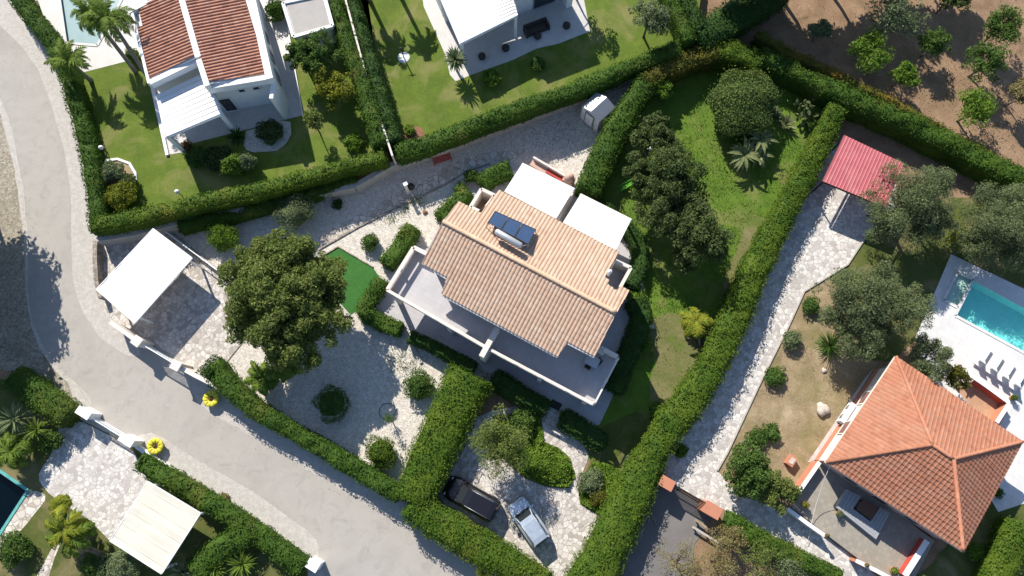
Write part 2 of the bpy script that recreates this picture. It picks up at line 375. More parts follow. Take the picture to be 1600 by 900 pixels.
# foliage
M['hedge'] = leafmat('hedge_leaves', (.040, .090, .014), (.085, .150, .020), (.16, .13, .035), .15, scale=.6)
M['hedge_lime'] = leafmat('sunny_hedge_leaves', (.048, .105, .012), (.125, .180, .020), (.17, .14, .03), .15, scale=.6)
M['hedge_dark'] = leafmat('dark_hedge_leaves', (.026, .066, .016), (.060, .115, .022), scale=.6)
M['hedge_rust'] = leafmat('rusty_hedge_leaves', (0.078, 0.098, 0.019), (0.182, 0.156, 0.025), (0.338, 0.137, 0.025), .3, scale=.45)
M['deep'] = leafmat('deep_green_leaves', (.045, .08, .022), (.14, .18, .06), scale=.9, trans=.35)
M['carob'] = leafmat('carob_leaves', (.11, .16, .035), (.25, .295, .085), (.26, .23, .075), .2, scale=.7, trans=.45)
M['olive'] = leafmat('olive_leaves', (.115, .155, .065), (.205, .24, .115), scale=.8, trans=.35)
M['pepper'] = leafmat('feathery_leaves', (.13, .185, .045), (.24, .285, .075), scale=.8, trans=.4)
M['bright'] = leafmat('bright_leaves', (0.091, 0.182, 0.019), (0.182, 0.273, 0.037), scale=.8)
M['weeds'] = leafmat('weed_leaves', (.085, .165, .018), (.15, .24, .032), (.21, .20, .06), .3, scale=.5, trans=.35)
M['yellowleaf'] = leafmat('yellow_leaves', (.13, .17, .02), (.27, .27, .03), scale=1.2)
M['greyleaf'] = leafmat('grey_green_leaves', (.12, .165, .075), (.23, .28, .14), scale=1.0, trans=.35)
M['dome'] = leafmat('dome_leaves', (.085, .145, .04), (.17, .225, .06), (.24, .23, .04), .3, scale=.5, trans=.35)
M['mid'] = leafmat('green_leaves', (.06, .125, .025), (.13, .205, .045), scale=.9, trans=.35)
M['palm'] = leafmat('palm_leaves', (.09, .16, .02), (.19, .26, .045), scale=1.0)
M['palmyellow'] = leafmat('yellow_palm_leaves', (.15, .20, .02), (.30, .30, .035), scale=1.2)
M['agave'] = leafmat('agave_leaves', (.15, .19, .07), (.27, .29, .14), scale=1.2)
M['dryleaf'] = leafmat('dry_leaves', (0.221, 0.182, 0.074), (0.312, 0.273, 0.123), (0.156, 0.182, 0.049), .3, scale=.8)
M['redleaf'] = leafmat('reddish_leaves', (0.156, 0.078, 0.037), (0.208, 0.156, 0.037), scale=.9)

# ------------------------------------------------------------------ helpers: plants
rng = np.random.default_rng(7)
_ph = [(rng.normal(size=2), rng.uniform(0, 6.28)) for _ in range(7)]
def wob(x, y, sc=1.0):
    r = 0
    for i, (k, p) in enumerate(_ph): r = r + np.sin((k[0] * x + k[1] * y) * sc * (1 + .45 * i) + p) / (1 + .35 * i)
    return r / 3.0
def nrm(a): return a / (np.linalg.norm(a, axis=-1, keepdims=True) + 1e-9)
def leafblock(nm, pts, nr, size, aspect=.5, jit=.7, m=0):
    n = len(pts)
    nv = nrm(nrm(nr) + jit * rng.normal(size=(n, 3)))
    t = nrm(np.cross(nv, rng.normal(size=(n, 3)))); b = np.cross(nv, t)
    s = (size * rng.uniform(.65, 1.35, n))[:, None]
    v = np.stack([pts - t * s, pts + b * s * aspect + nv * s * .12, pts + t * s, pts - b * s * aspect + nv * s * .12], 1).reshape(-1, 3)
    nm.add(v, np.arange(4 * n).reshape(n, 4), m)
def resample(p, step):
    p = np.asarray(p, float); d = np.linalg.norm(np.diff(p, axis=0), axis=1); s = np.concatenate([[0], np.cumsum(d)])
    n = max(2, int(s[-1] / step) + 1); q = np.linspace(0, s[-1], n)
    return np.stack([np.interp(q, s, p[:, i]) for i in range(p.shape[1])], 1)
def smooth(p, it=2):
    p = np.array(p, float)
    for _ in range(it):
        q = p.copy(); q[1:-1] = .25 * p[:-2] + .5 * p[1:-1] + .25 * p[2:]; p = q
    return p
def hedge(pts, wd, h, label, mat, dens=95, leaf=.085, rough=.2, name='hedge', group=None, z0=0.0):
    wpts = [P(q[0], q[1], h) for q in pts]
    ws = [(q[2] if len(q) > 2 else wd) for q in pts]
    arr = np.array([[p[0], p[1], w_] for p, w_ in zip(wpts, ws)])
    path = smooth(resample(arr, .3), 3); n = len(path)
    tan = nrm(np.gradient(path[:, :2], axis=0)); nor = np.stack([-tan[:, 1], tan[:, 0]], 1)
    prof = np.array([(-.47, 0), (-.52, .3), (-.53, .65), (-.47, .9), (-.3, .99), (0, 1.0), (.3, .99), (.47, .9), (.53, .65), (.52, .3), (.47, 0)])
    k = len(prof)
    def surf(si, a, b_):                                  # position for fractional index si along, profile (a, b_)
        i0 = np.clip(np.floor(si).astype(int), 0, n - 2); f = si - i0
        c = path[i0] * (1 - f)[:, None] + path[i0 + 1] * f[:, None]
        nn = nor[i0] * (1 - f)[:, None] + nor[i0 + 1] * f[:, None]
        wv = 1 + (.13 * wob(c[:, 0] + 3 * np.sign(a), c[:, 1], .7) + .10 * wob(c[:, 0] + 11 * np.sign(a), c[:, 1], 2.1)) * rough / .18
        x = c[:, 0] + nn[:, 0] * a * c[:, 2] * wv; y = c[:, 1] + nn[:, 1] * a * c[:, 2] * wv
        z = z0 + b_ * (h - z0 + rough * wob(x, y, 1.1) + rough * .7 * wob(x + 9, y, 2.6))
        return np.stack([x, y, z], 1), nn
    SI = np.repeat(np.arange(n, dtype=float), k); A = np.tile(prof[:, 0], n) * .93; B = np.tile(prof[:, 1], n) * .97
    core, _ = surf(SI, A, B)
    f = [(i * k + j, i * k + j + 1, (i + 1) * k + j + 1, (i + 1) * k + j) for i in range(n - 1) for j in range(k - 1)]
    f += [tuple(range(k))[::-1], tuple((n - 1) * k + j for j in range(k))]
    nm = NM(); nm.add(core, f, 0, True)
    L = np.linalg.norm(np.diff(path[:, :2], axis=0), axis=1).sum(); mw = path[:, 2].mean()
    # top leaves
    nt_ = int(L * mw * dens)
    si = rng.uniform(0, n - 1, nt_); a = rng.uniform(-.52, .52, nt_)
    b_ = 1 - .1 * np.clip((np.abs(a) - .3) / .22, 0, 1)
    p, nn = surf(si, a, b_); p[:, 2] += rng.uniform(-.06, .08, nt_) + .22 * rng.uniform(0, 1, nt_) ** 7
    leafblock(nm, p, np.tile([0, 0, 1.], (nt_, 1)) + np.concatenate([nn * a[:, None] * 1.2, np.zeros((nt_, 1))], 1), leaf, .5, .6)
    # side leaves
    ns = int(L * (h - z0) * 2 * dens * .45); si = rng.uniform(0, n - 1, ns); sg = rng.choice([-1., 1.], ns)
    b_ = rng.uniform(0.03, .96, ns) ** .8
    p, nn = surf(si, sg * (.53 + rng.uniform(-.02, .05, ns)), b_)
    leafblock(nm, p, np.concatenate([nn * sg[:, None], np.full((ns, 1), .35)], 1), leaf, .5, .6)
    for e, sgn in ((0, -1), (n - 1, 1)):                  # ends
        ne = int(path[e, 2] * (h - z0) * dens * .6); a = rng.uniform(-.5, .5, ne); b_ = rng.uniform(.03, 1, ne)
        p, _ = surf(np.full(ne, float(e)), a, b_); p[:, :2] += tan[e] * sgn * rng.uniform(0, .18, ne)[:, None]
        leafblock(nm, p, np.tile([tan[e, 0] * sgn, tan[e, 1] * sgn, .3], (ne, 1)), leaf, .5, .6)
    o = nm.build(name, mat, origin=(path[0, 0], path[0, 1], z0))
    return tag(o, label, 'hedge', group)
def clump_crown(nm, c, r, ncl, lpc, leaf, clr=.28, aspect=.5, jit=.8, shell=(.25, .92), low=-.35, m=0, holes=.0, droop=0.0):
    """crown of leaf clumps round centre c, semi-axes r; returns clump centres"""
    d = nrm(rng.normal(size=(ncl * 3, 3))); d = d[d[:, 2] > low][:ncl]
    rad = rng.uniform(shell[0], shell[1], len(d)) * (1 + .14 * np.sin(d[:, 0] * 5 + c[0]) * np.cos(d[:, 1] * 4 + c[1]))
    cc = np.asarray(c) + d * rad[:, None] * np.asarray(r)
    cr = clr * np.mean(r) * rng.uniform(.6, 1.35, len(d))
    for q, rr in zip(cc, cr):
        n = max(6, int(lpc * (rr / (clr * np.mean(r))) ** 2))
        dd = nrm(rng.normal(size=(n, 3)) + [0, 0, .45]); k = rng.uniform(.35, 1.0, n) ** .6
        p = q + dd * (k * rr)[:, None] * [1, 1, .75]
        p[:, 2] -= droop * rr * k * rng.uniform(0, 1, n)
        leafblock(nm, p, dd + [0, 0, .35], leaf, aspect, jit, m)
    return cc
def limbs(nm, base, top, cc, r0, k=9, m=0):
    base, top = np.asarray(base, float), np.asarray(top, float)
    midp = (base + top) / 2 + np.array([rng.normal() * .12, rng.normal() * .12, 0])
    nm.tube([base - [0, 0, .1], base + (midp - base) * .1, midp, top], [r0 * 1.5, r0 * 1.1, r0 * .85, r0 * .6], 8, m)
    idx = rng.choice(len(cc), min(k, len(cc)), replace=False)
    for i in idx:
        q = cc[i]; a = base + (top - base) * rng.uniform(.65, 1.0); mm = a * .5 + q * .5 + [0, 0, -.1 * np.linalg.norm(q - a)]
        nm.tube([a, mm, q], [r0 * .45, r0 * .3, r0 * .1], 6, m)
def tree(px, py, hc, r, label, mat, ncl=40, lpc=60, leaf=.12, clr=.3, h0=None, lobes=(), name='tree', cat='tree', bark='bark', rz=None, group=None, r0=None, **kw):
    c = P(px, py, hc); rz_ = rz or r * .75
    t = thing(name, label, cat, (c[0], c[1], 0), group)
    nm = NM(); cc = clump_crown(nm, c, (r, r, rz_), ncl, lpc, leaf, clr, **kw)
    for lx, ly, lz, lr in lobes:
        q = P(lx, ly, lz); cc = np.concatenate([cc, clump_crown(nm, q, (lr, lr, lr * .75), max(8, int(ncl * (lr / r) ** 2)), lpc, leaf, clr * r / lr * .85, **kw)])
    nm.build('crown', M[mat], t)
    tn = NM(); limbs(tn, (c[0], c[1], 0), (c[0] + rng.normal() * .1, c[1] + rng.normal() * .1, max(.3, hc - rz_ * .3)), cc, r0 or max(.05, r * .055)); tn.build('trunk', M[bark], t)
    return t
def bush(px, py, r, h, label, mat, leaf=.07, n=None, name='shrub', cat='shrub', sx=1.0, rot=0.0, group=None, lump=.17, aspect=.45):
    c = P(px, py, h * .6); nm = NM()
    n = n or int(1500 * r * r + 420 * r * h)
    d = nrm(rng.normal(size=(n, 3)) + [0, 0, .25]); d = d[d[:, 2] > -.55]
    k = 1 + lump * (np.sin(d[:, 0] * 6 + px) + np.sin(d[:, 1] * 7 + py) + np.sin(d[:, 2] * 6)) / 2 + lump * .9 * np.sin(d[:, 0] * 2.2 + px * 1.7) * np.cos(d[:, 1] * 2.6 + py * 1.3)
    k = k * np.where((rng.uniform(size=len(d)) < .07) & (d[:, 2] > .1), rng.uniform(1.0, 1.22, len(d)), 1.0)
    rr = k * rng.uniform(.84, 1.02, len(d))
    l = d * rr[:, None] * [r * sx, r, h * .5]; cr, sr = math.cos(rot), math.sin(rot)
    p = np.stack([l[:, 0] * cr - l[:, 1] * sr, l[:, 0] * sr + l[:, 1] * cr, l[:, 2]], 1) + [c[0], c[1], h * .52]
    leafblock(nm, p, d + [0, 0, .2], leaf, aspect, .85)
    u = [(0.05, -.98), (.55, -.8), (.8, -.3), (.82, .2), (.65, .6), (.35, .85), (.01, .93)]
    v = []; nn = 14
    for q, z in u:
        for i in range(nn):
            a = 2 * math.pi * i / nn; x, y = q * .94 * r * sx * math.cos(a), q * .94 * r * math.sin(a)
            v.append((c[0] + x * cr - y * sr, c[1] + x * sr + y * cr, h * .48 + z * h * .40))
    nm.add(v, [(i * nn + j, i * nn + (j + 1) % nn, (i + 1) * nn + (j + 1) % nn, (i + 1) * nn + j) for i in range(len(u) - 1) for j in range(nn)], 0, True)
    return tag(nm.build(name, M[mat], origin=(c[0], c[1], 0)), label, cat, group)
def frond(nm, base, az, L, lift, droop, nl=20, wl=.5, m=0):
    pts = []; p = np.array(base, float); el = lift; n = 9
    for i in range(n + 1):
        pts.append(p.copy()); p = p + np.array([math.cos(az) * math.cos(el), math.sin(az) * math.cos(el), math.sin(el)]) * L / n
        el -= droop / n * (1 + i / n)
    pts = np.array(pts); nm.tube(pts, np.linspace(.03, .008, n + 1), 4, m, False)
    side = np.array([-math.sin(az), math.cos(az), 0]); vs = []
    for s_ in np.linspace(.1, 1, nl):
        i = min(int(s_ * n), n - 1); f = s_ * n - i; q = pts[i] * (1 - f) + pts[i + 1] * f; d = nrm(pts[i + 1] - pts[i])
        for sg in (-1, 1):
            l = wl * math.sin(math.pi * min(.97, s_ * .85 + .12)) * rng.uniform(.8, 1.15)
            dirv = nrm(side * sg * .8 + d * .65 + np.array([0, 0, rng.uniform(-.45, .1)]))
            tip = q + dirv * l; tip[2] -= .15 * l; wdt = d * .045
            vs += [q - wdt, q + wdt, (q + tip) / 2 + wdt * 1.3 + [0, 0, .03], tip, (q + tip) / 2 - wdt * 1.3 + [0, 0, .03]]
    vs = np.array(vs); k = len(vs) // 5
    nm.add(vs, np.arange(5 * k).reshape(k, 5), m)
def palm(px, py, hc, L, label, mat='palm', nf=20, base=None, name='palm_tree', lean=(0, 0), cat='palm tree', lift=(-.3, 1.1), wl=.5, r0=.16, group=None, droop=(1.0, 1.9)):
    c = P(px, py, hc); b = np.array([c[0] + lean[0], c[1] + lean[1], 0.0]) if base is None else P(base[0], base[1], 0)
    t = thing(name, label, cat, b, group)
    nm = NM()
    mid = b * .5 + c * .5 + [.0, .0, 0]
    if hc > .6:
        tn = NM(); tn.tube([b - [0, 0, .05], b * .8 + c * .2, mid, b * .15 + c * .85, c], [r0 * 1.35, r0 * 1.05, r0, r0 * .95, r0 * 1.1], 10)
        tn.build('trunk', M['palebark'], t)
    for i in range(nf):
        frond(nm, c, i * 2.39996 + rng.uniform(-.2, .2), L * rng.uniform(.85, 1.1), rng.uniform(*lift), rng.uniform(*droop), wl=wl)
    nm.build('crown', M[mat], t); return t
def rosette(px, py, r, h, label, mat, n=40, wd=.06, name='agave', cat='plant', up=(.1, 1.2), bend=.6, group=None, z=0.0):
    c = P(px, py, z); nm = NM()
    for i in range(n):
        az = i * 2.39996 + rng.uniform(-.2, .2); el = rng.uniform(*up); L = r * rng.uniform(.8, 1.15) / max(.45, math.cos(el * .6))
        p = np.array([c[0], c[1], z + h * .25]); side = np.array([-math.sin(az), math.cos(az), 0]); v = []
        for j in range(5):
            wj = wd * (.6, 1.0, 1.05, .7, .06)[j]; v += [p - side * wj, p + side * wj + [0, 0, .004]]
            p = p + np.array([math.cos(az) * math.cos(el), math.sin(az) * math.cos(el), math.sin(el)]) * L / 4; el -= bend / 4
        nm.add(v, np.array([(2 * j, 2 * j + 1, 2 * j + 3, 2 * j + 2) for j in range(4)]), 0)
    nm.lathe([(.02, 0), (r * .18, .02), (r * .15, h * .2), (.01, h * .3)], (c[0], c[1], z), 8)
    return tag(nm.build(name, M[mat], origin=(c[0], c[1], z)), label, cat, group)

# ------------------------------------------------------------------ helpers: ground sheets
UP = 1.2                        # the two villa gardens at the top stand on a terrace this much higher
def sheet(name, pts, z, mat, jit=0.0, hole=None, step=.6, zp=None, skirt=None):
    poly = np.array([P(x, y, z if zp is None else zp)[:2] for x, y in pts])
    if jit:
        c = resample(np.concatenate([poly, poly[:1]]), step)[:-1]
        c = c + jit * np.stack([wob(c[:, 0], c[:, 1], 1.6), wob(c[:, 0] + 20, c[:, 1], 1.6)], 1) + rng.normal(size=c.shape) * jit * .25
        poly = c
    rings = [[Vector((x, y, 0)) for x, y in poly]]; allv = [tuple(q) for q in poly]
    if hole is not None:
        for hh in hole:
            hp = [P(x, y, z)[:2] for x, y in hh]; rings.append([Vector((x, y, 0)) for x, y in hp]); allv += [tuple(q) for q in hp]
    f = []
    for t in tessellate_polygon(rings):
        p = [allv[i] for i in t]; ar = (p[1][0]-p[0][0])*(p[2][1]-p[0][1])-(p[2][0]-p[0][0])*(p[1][1]-p[0][1])
        if abs(ar) > 1e-9: f.append(tuple(t) if ar > 0 else tuple(t[::-1]))
    nm = NM(); nm.add([(x, y, z) for x, y in allv], f, 0)
    if skirt:
        n = len(poly); nm.add([(x, y, z) for x, y in poly] + [(x, y, -.05) for x, y in poly], [(i, (i + 1) % n, n + (i + 1) % n, n + i) for i in range(n)], 1)
    return tag(nm.build(name, [M[mat], M[skirt]] if skirt else M[mat]), kind='structure')
def strip(name, pts, wd, z0, z1, mat, label=None, cat=None, kind=None, zpx=None, group=None):
    """wall or kerb along surveyed points: rectangular section mitred at the corners"""
    p = np.array([P(x, y, z1 if zpx is None else zpx)[:2] for x, y in pts]); n = len(p)
    tan = nrm(np.gradient(p, axis=0)) if n > 2 else np.repeat(nrm(p[1:] - p[:1]), 2, 0)
    if n > 2:
        seg = nrm(np.diff(p, axis=0)); tan = nrm(np.concatenate([seg[:1], seg[:-1] + seg[1:], seg[-1:]]))
    nr = np.stack([-tan[:, 1], tan[:, 0]], 1) * wd / 2
    v = []
    for i in range(n):
        for z in (z0, z1): v += [(*(p[i] + nr[i]), z), (*(p[i] - nr[i]), z)]
    f = []
    for i in range(n - 1):
        a, b = 4 * i, 4 * i + 4
        f += [(a + 2, b + 2, b + 3, a + 3)[::-1], (a, b, b + 2, a + 2)[::-1], (a + 3, b + 3, b + 1, a + 1)[::-1]]
    f += [(0, 1, 3, 2)[::-1], (4 * n - 4, 4 * n - 3, 4 * n - 1, 4 * n - 2)]
    nm = NM(); nm.add(v, f)
    o = nm.build(name, M[mat], origin=None if kind == 'structure' else (*p[0], z0))
    return tag(o, label, cat, group, kind)
# ------------------------------------------------------------------ helpers: roofs
def plane_from(o, n):
    q = Plane.__new__(Plane); q.o = np.asarray(o, float); q.n = nrm(np.asarray(n, float)); return q
def inpoly(x, y, poly):
    r = np.zeros(x.shape, bool); n = len(poly)
    for i in range(n):
        x0, y0 = poly[i]; x1, y1 = poly[(i + 1) % n]
        c = ((y0 > y) != (y1 > y)) & (x < (x1 - x0) * (y - y0) / (y1 - y0 + 1e-12) + x0); r ^= c
    return r
def tile_sheet(nm, pl, pxpoly, per=.3, row=.42, amp=.075, kind='barrel', m=0, step=.03, lift=.0):
    u = nrm(np.cross([0, 0, 1.], pl.n)); v = np.cross(u, pl.n)
    pts = np.array([pl.hit(x, y) for x, y in pxpoly]); uv = np.stack([(pts - pl.o) @ u, (pts - pl.o) @ v], 1)
    du = per / 8; U = np.arange(math.floor(uv[:, 0].min() / per) * per, uv[:, 0].max() + du, du)
    rows = np.arange(math.floor(uv[:, 1].min() / row), math.ceil(uv[:, 1].max() / row))
    if kind == 'barrel': pr = amp * np.abs(np.cos(np.pi * U / per)) ** .75
    else: pr = amp * np.maximum(0, np.cos(2 * np.pi * U / per)) ** 3
    nu = len(U); V, UV, F = [], [], []; off = 0
    for j in rows:
        jo = rng.normal(size=nu // 8 + 2) * .003; jo = np.repeat(jo, 8)[:nu]
        for e, hh in ((0.0, 0.0), (1.06 if kind == 'barrel' else 1.0, step)):
            q = pl.o + U[:, None] * u + (j + e) * row * v + (pr + hh + lift + jo)[:, None] * pl.n
            V.append(q); UV.append(np.stack([U / per + .5, np.full(nu, j + min(e, .995) * .99 + .004)], 1))
        cx, cy = (U[:-1] + U[1:]) / 2, np.full(nu - 1, (j + .5) * row)
        k = np.where(inpoly(cx, cy, uv))[0]
        F.append(np.stack([off + k, off + k + nu, off + k + nu + 1, off + k + 1], 1)); off += 2 * nu
    V = np.concatenate(V); UV = np.concatenate(UV); F = np.concatenate(F)
    fn = np.cross(V[F[0, 1]] - V[F[0, 0]], V[F[0, 2]] - V[F[0, 0]])
    if fn @ pl.n < 0: F = F[:, ::-1]
    used, inv = np.unique(F.ravel(), return_inverse=True)
    nm.add(V[used], inv.reshape(F.shape), m, True, UV[used])
def slab(nm, pts, th, m=0):                        # sheet of thickness th under a 3D polygon
    pts = [np.asarray(p, float) for p in pts]; n = len(pts)
    a = sum(pts[i][0] * pts[(i + 1) % n][1] - pts[(i + 1) % n][0] * pts[i][1] for i in range(n))
    if a < 0: pts = pts[::-1]
    v = pts + [p - [0, 0, th] for p in pts]
    f = [(i, n + i, n + (i + 1) % n, (i + 1) % n) for i in range(n)]
    for t in tessellate_polygon([[Vector((p[0], p[1], 0)) for p in pts]]):
        p = [pts[i] for i in t]; ar = (p[1][0]-p[0][0])*(p[2][1]-p[0][1])-(p[2][0]-p[0][0])*(p[1][1]-p[0][1])
        t = tuple(t) if ar > 0 else tuple(t[::-1])
        f += [t, tuple(n + i for i in t[::-1])]
    nm.add(v, f, m)
def caps(nm, a, b, r=.13, m=0, ln=.38):
    a, b = np.asarray(a, float), np.asarray(b, float); L = np.linalg.norm(b - a); k = max(1, int(L / ln))
    P_, R_ = [], []
    for i in range(k):
        P_ += [a + (b - a) * (i / k), a + (b - a) * ((i + .97) / k)]; R_ += [r * 1.12, r * .86]
    v0 = nm.nv; nm.tube(P_, R_, 8, m)
    nv = len(nm.b[-1][0]); blk = nm.b[-1]; nm.b[-1] = (blk[0], blk[1], blk[2], blk[3], np.stack([np.repeat(np.arange(nv // 8), 8) // 2 + 900.5, np.full(nv, 7.5)], 1), blk[5])
def inset(poly, d):                                # inset a world polygon (convex-ish)
    p = np.array([q[:2] for q in poly]); n = len(p)
    a = sum(p[i][0] * p[(i + 1) % n][1] - p[(i + 1) % n][0] * p[i][1] for i in range(n)); s_ = 1 if a > 0 else -1
    out = []
    for i in range(n):
        e0, e1 = nrm(p[i] - p[i - 1]), nrm(p[(i + 1) % n] - p[i])
        n0, n1 = np.array([-e0[1], e0[0]]) * s_, np.array([-e1[1], e1[0]]) * s_
        k = nrm(n0 + n1); out.append(p[i] + k * d / max(.35, float(k @ n0)))
    return out
def canopy(name, label, quad, z, posts, mat, group=None, pr=.07, th=.12, mid_bars=3, pmat='whitemetal', sag=0.0, ribs=0, foot=None, cat='canopy'):
    """flat awning roof on posts: quad = four px corners at height z"""
    q = [P(x, y, z) for x, y in quad]; c = sum(q) / 4
    t = thing(name, label, cat, (c[0], c[1], 0), group)
    nm = NM(); n = 12; g = []
    for i in range(n + 1):
        for j in range(n + 1):
            a, b = i / n, j / n
            p = q[0] * (1 - a) * (1 - b) + q[1] * a * (1 - b) + q[2] * a * b + q[3] * (1 - a) * b
            h = -sag * (math.sin(math.pi * ((b * mid_bars) % 1.0)) if 0 < b < 1 else 0)
            g.append(p + [0, 0, h + .012 * math.sin(9 * a + 5 * b)])
    f = [(i * (n + 1) + j, (i + 1) * (n + 1) + j, (i + 1) * (n + 1) + j + 1, i * (n + 1) + j + 1) for i in range(n) for j in range(n)]
    k = len(g); e = np.cross(g[1] - g[0], g[n + 1] - g[0])
    if e[2] > 0: f = [x[::-1] for x in f]
    nm.add(g, f, 0, False); nm.add([p - [0, 0, .02] for p in g], [x[::-1] for x in f], 0, False)
    for i in range(4): nm.bar(q[i] - [0, 0, .07], q[(i + 1) % 4] - [0, 0, .07], .06, .12, 1)
    nm.build('awning', [M[mat], M[pmat]], t)
    sm_ = NM()
    for j in range(1, mid_bars + 1):
        b = (j - .5) / mid_bars if mid_bars == 1 else (j - .5) / mid_bars
        hh = -sag * math.sin(math.pi * ((b * mid_bars) % 1.0)); sm_.bar(q[0] * (1 - b) + q[3] * b + [0, 0, hh + .02], q[1] * (1 - b) + q[2] * b + [0, 0, hh + .02], .025, .03)
    if name == 'carport': sm_.build('seam', M['beigecanvas'], t)
    fr = NM()
    for j in range(1, mid_bars):
        b = j / mid_bars; fr.bar(q[0] * (1 - b) + q[3] * b - [0, 0, .12], q[1] * (1 - b) + q[2] * b - [0, 0, .12], .07, .12)
    if mid_bars > 1: fr.build('beam', M[pmat], t)
    for a, b in posts:
        p = q[0] * (1 - a) * (1 - b) + q[1] * a * (1 - b) + q[2] * a * b + q[3] * (1 - a) * b
        pn = NM(); pn.box((p[0], p[1], (z - .14) / 2), (pr * 2, pr * 2, z - .14), math.atan2(*(q[1] - q[0])[[1, 0]])); pn.build('post', M[pmat], t)
    return t

# ================================================================== SETTING
poolA = [(90, -30), (104, 66), (152, 70), (205, -30)]
poolR = [(1521, 437), (1492, 493), (1640, 573), (1660, 512)]
shelfR = [(1496, 425), (1521, 437), (1497, 481), (1474, 469)]
poolL = [(-60, 690), (-4, 733), (44, 766), (-4, 840), (-60, 900)]
def base_ground():
    z = -.02; rings = [[Vector((x, y, 0)) for x, y in ((-400, -400), (400, -400), (400, 400), (-400, 400))]]
    for hh in (poolA, poolR, [shelfR[0], (1520.6, 436.6), (1496.6, 481), shelfR[3]], poolL): rings.append([Vector((*P(x, y, 0)[:2], 0)) for x, y in hh])
    allv = [tuple(v) for r_ in rings for v in r_]; f = []
    for t in tessellate_polygon(rings):
        p = [allv[i] for i in t]; ar = (p[1][0]-p[0][0])*(p[2][1]-p[0][1])-(p[2][0]-p[0][0])*(p[1][1]-p[0][1])
        if abs(ar) > 1e-9: f.append(tuple(t) if ar > 0 else tuple(t[::-1]))
    n = NM(); n.add([(x, y, z) for x, y, _ in allv], f); tag(n.build('ground', M['soil']), kind='structure')
base_ground()
sheet('verge_base', [(-70, -40), (30, -40), (100, 60), (130, 130), (150, 220), (165, 372), (300, 560), (870, 935), (420, 935), (100, 665), (60, 600), (-70, 400)], -.004, 'verge', 0)
sheet('rough_verge', [(-80, -40), (-30, 60), (0, 150), (20, 205), (37, 300), (45, 390), (43, 450), (52, 510), (67, 545), (92, 578), (118, 600), (146, 640), (120, 650), (60, 605), (30, 585), (-90, 560)], .004, 'rough', .12)
sheet('verge', [(-30, 60), (-6, 150), (22, 260), (38, 380), (40, 450), (48, 510), (62, 545), (84, 578), (108, 600), (120, 648), (146, 642), (116, 597), (90, 573), (67, 540), (50, 500), (43, 450), (45, 383), (37, 300), (20, 200), (0, 150), (-20, 110)], .012, 'verge', .06)
sheet('verge', [(-30, -30), (5, 0), (36, 50), (62, 100), (100, 160), (120, 230), (134, 300), (142, 360), (147, 376), (148, 440), (160, 480), (178, 508), (218, 545), (220, 556), (200, 558), (157, 530), (128, 485), (114, 440), (112, 383), (110, 300), (100, 233), (82, 167), (60, 110), (34, 73), (-20, 20)], .012, 'verge', .05)
sheet('verge', [(262, 590), (282, 596), (302, 610), (312, 632), (334, 648), (400, 683), (453, 716), (550, 773), (647, 828), (752, 883), (800, 912), (850, 912), (690, 812), (600, 755), (500, 695), (400, 636), (345, 598), (290, 566)], .012, 'verge', .04)
sheet('verge', [(212, 682), (232, 675), (253, 682), (300, 713), (400, 775), (477, 827), (496, 845), (500, 862), (486, 890), (440, 868), (390, 815), (300, 755), (222, 702)], .012, 'verge', .03)
sheet('road', [(-60, -30), (-20, 8), (0, 30), (40, 73), (67, 110), (87, 167), (103, 233), (113, 300), (120, 383), (118, 440), (130, 483), (157, 527), (200, 555), (217, 552), (240, 545), (280, 590), (300, 612), (310, 632), (335, 650), (400, 685), (453, 718), (550, 775), (647, 830), (750, 885), (810, 925), (525, 925), (495, 880), (498, 847), (477, 827), (400, 770), (300, 713), (253, 682), (233, 675), (205, 684), (140, 648), (143, 622), (117, 597), (90, 573), (67, 540), (50, 500), (43, 450), (45, 383), (37, 300), (20, 200), (0, 150), (-60, 30)], .008, 'road', .02)
sheet('lawn', [(99, 110), (119, 114), (216, 90), (275, -40), (570, -40), (606, 238), (500, 275), (300, 325), (152, 352), (142, 240), (118, 160)], UP + .004, 'lawn', .03, skirt='concrete')
sheet('lawn', [(535, -40), (1100, -40), (1085, 66), (1000, 98), (800, 178), (620, 244)], UP + .004, 'lawn', .03, skirt='concrete')
sheet('pool_deck', [(45, -40), (75, 45), (104, 106), (118, 116), (216, 91), (275, -40)], UP + .012, 'tile_pale', 0, hole=[poolA], skirt='concrete')
sheet('terrace', [(222, 40), (236, 130), (261, 242), (285, 238), (300, 224), (395, 200), (473, 180), (452, 60), (440, -40), (240, -40)], UP + .016, 'tile_pale')
sheet('terrace', [(655, -40), (662, 10), (696, 86), (703, 117), (712, 127), (736, 117), (803, 93), (838, 76), (873, 68), (906, 55), (922, 49), (905, -40)], UP + .012, 'tile_pale', 0)
sheet('gravel_yard', [(150, 374), (260, 350), (400, 325), (555, 288), (610, 258), (700, 229), (800, 188), (900, 150), (1000, 110), (1010, 130), (930, 290), (1005, 400), (1015, 480), (985, 560), (935, 668), (860, 632), (770, 600), (650, 785), (560, 742), (345, 605), (290, 566), (165, 500)], .008, 'gravel', 0)
sheet('paved_drive', [(152, 378), (258, 352), (362, 436), (380, 480), (377, 537), (353, 567), (330, 590), (285, 563), (172, 503), (150, 440)], .014, 'crazy', .02)
sheet('entrance_paving', [(213, 548), (232, 525), (290, 560), (283, 592), (262, 592), (245, 580)], .0105, 'road', 0)
sheet('stone_path', [(497, 388), (560, 352), (620, 322), (690, 290), (726, 268), (760, 256), (800, 250), (830, 232), (800, 234), (745, 240), (700, 258), (620, 302), (560, 336), (500, 366)], .014, 'path', .08)
sheet('artificial_lawn', [(503, 400), (528, 385), (582, 417), (598, 440), (575, 475), (548, 492), (535, 478), (515, 455)], .02, 'turf')
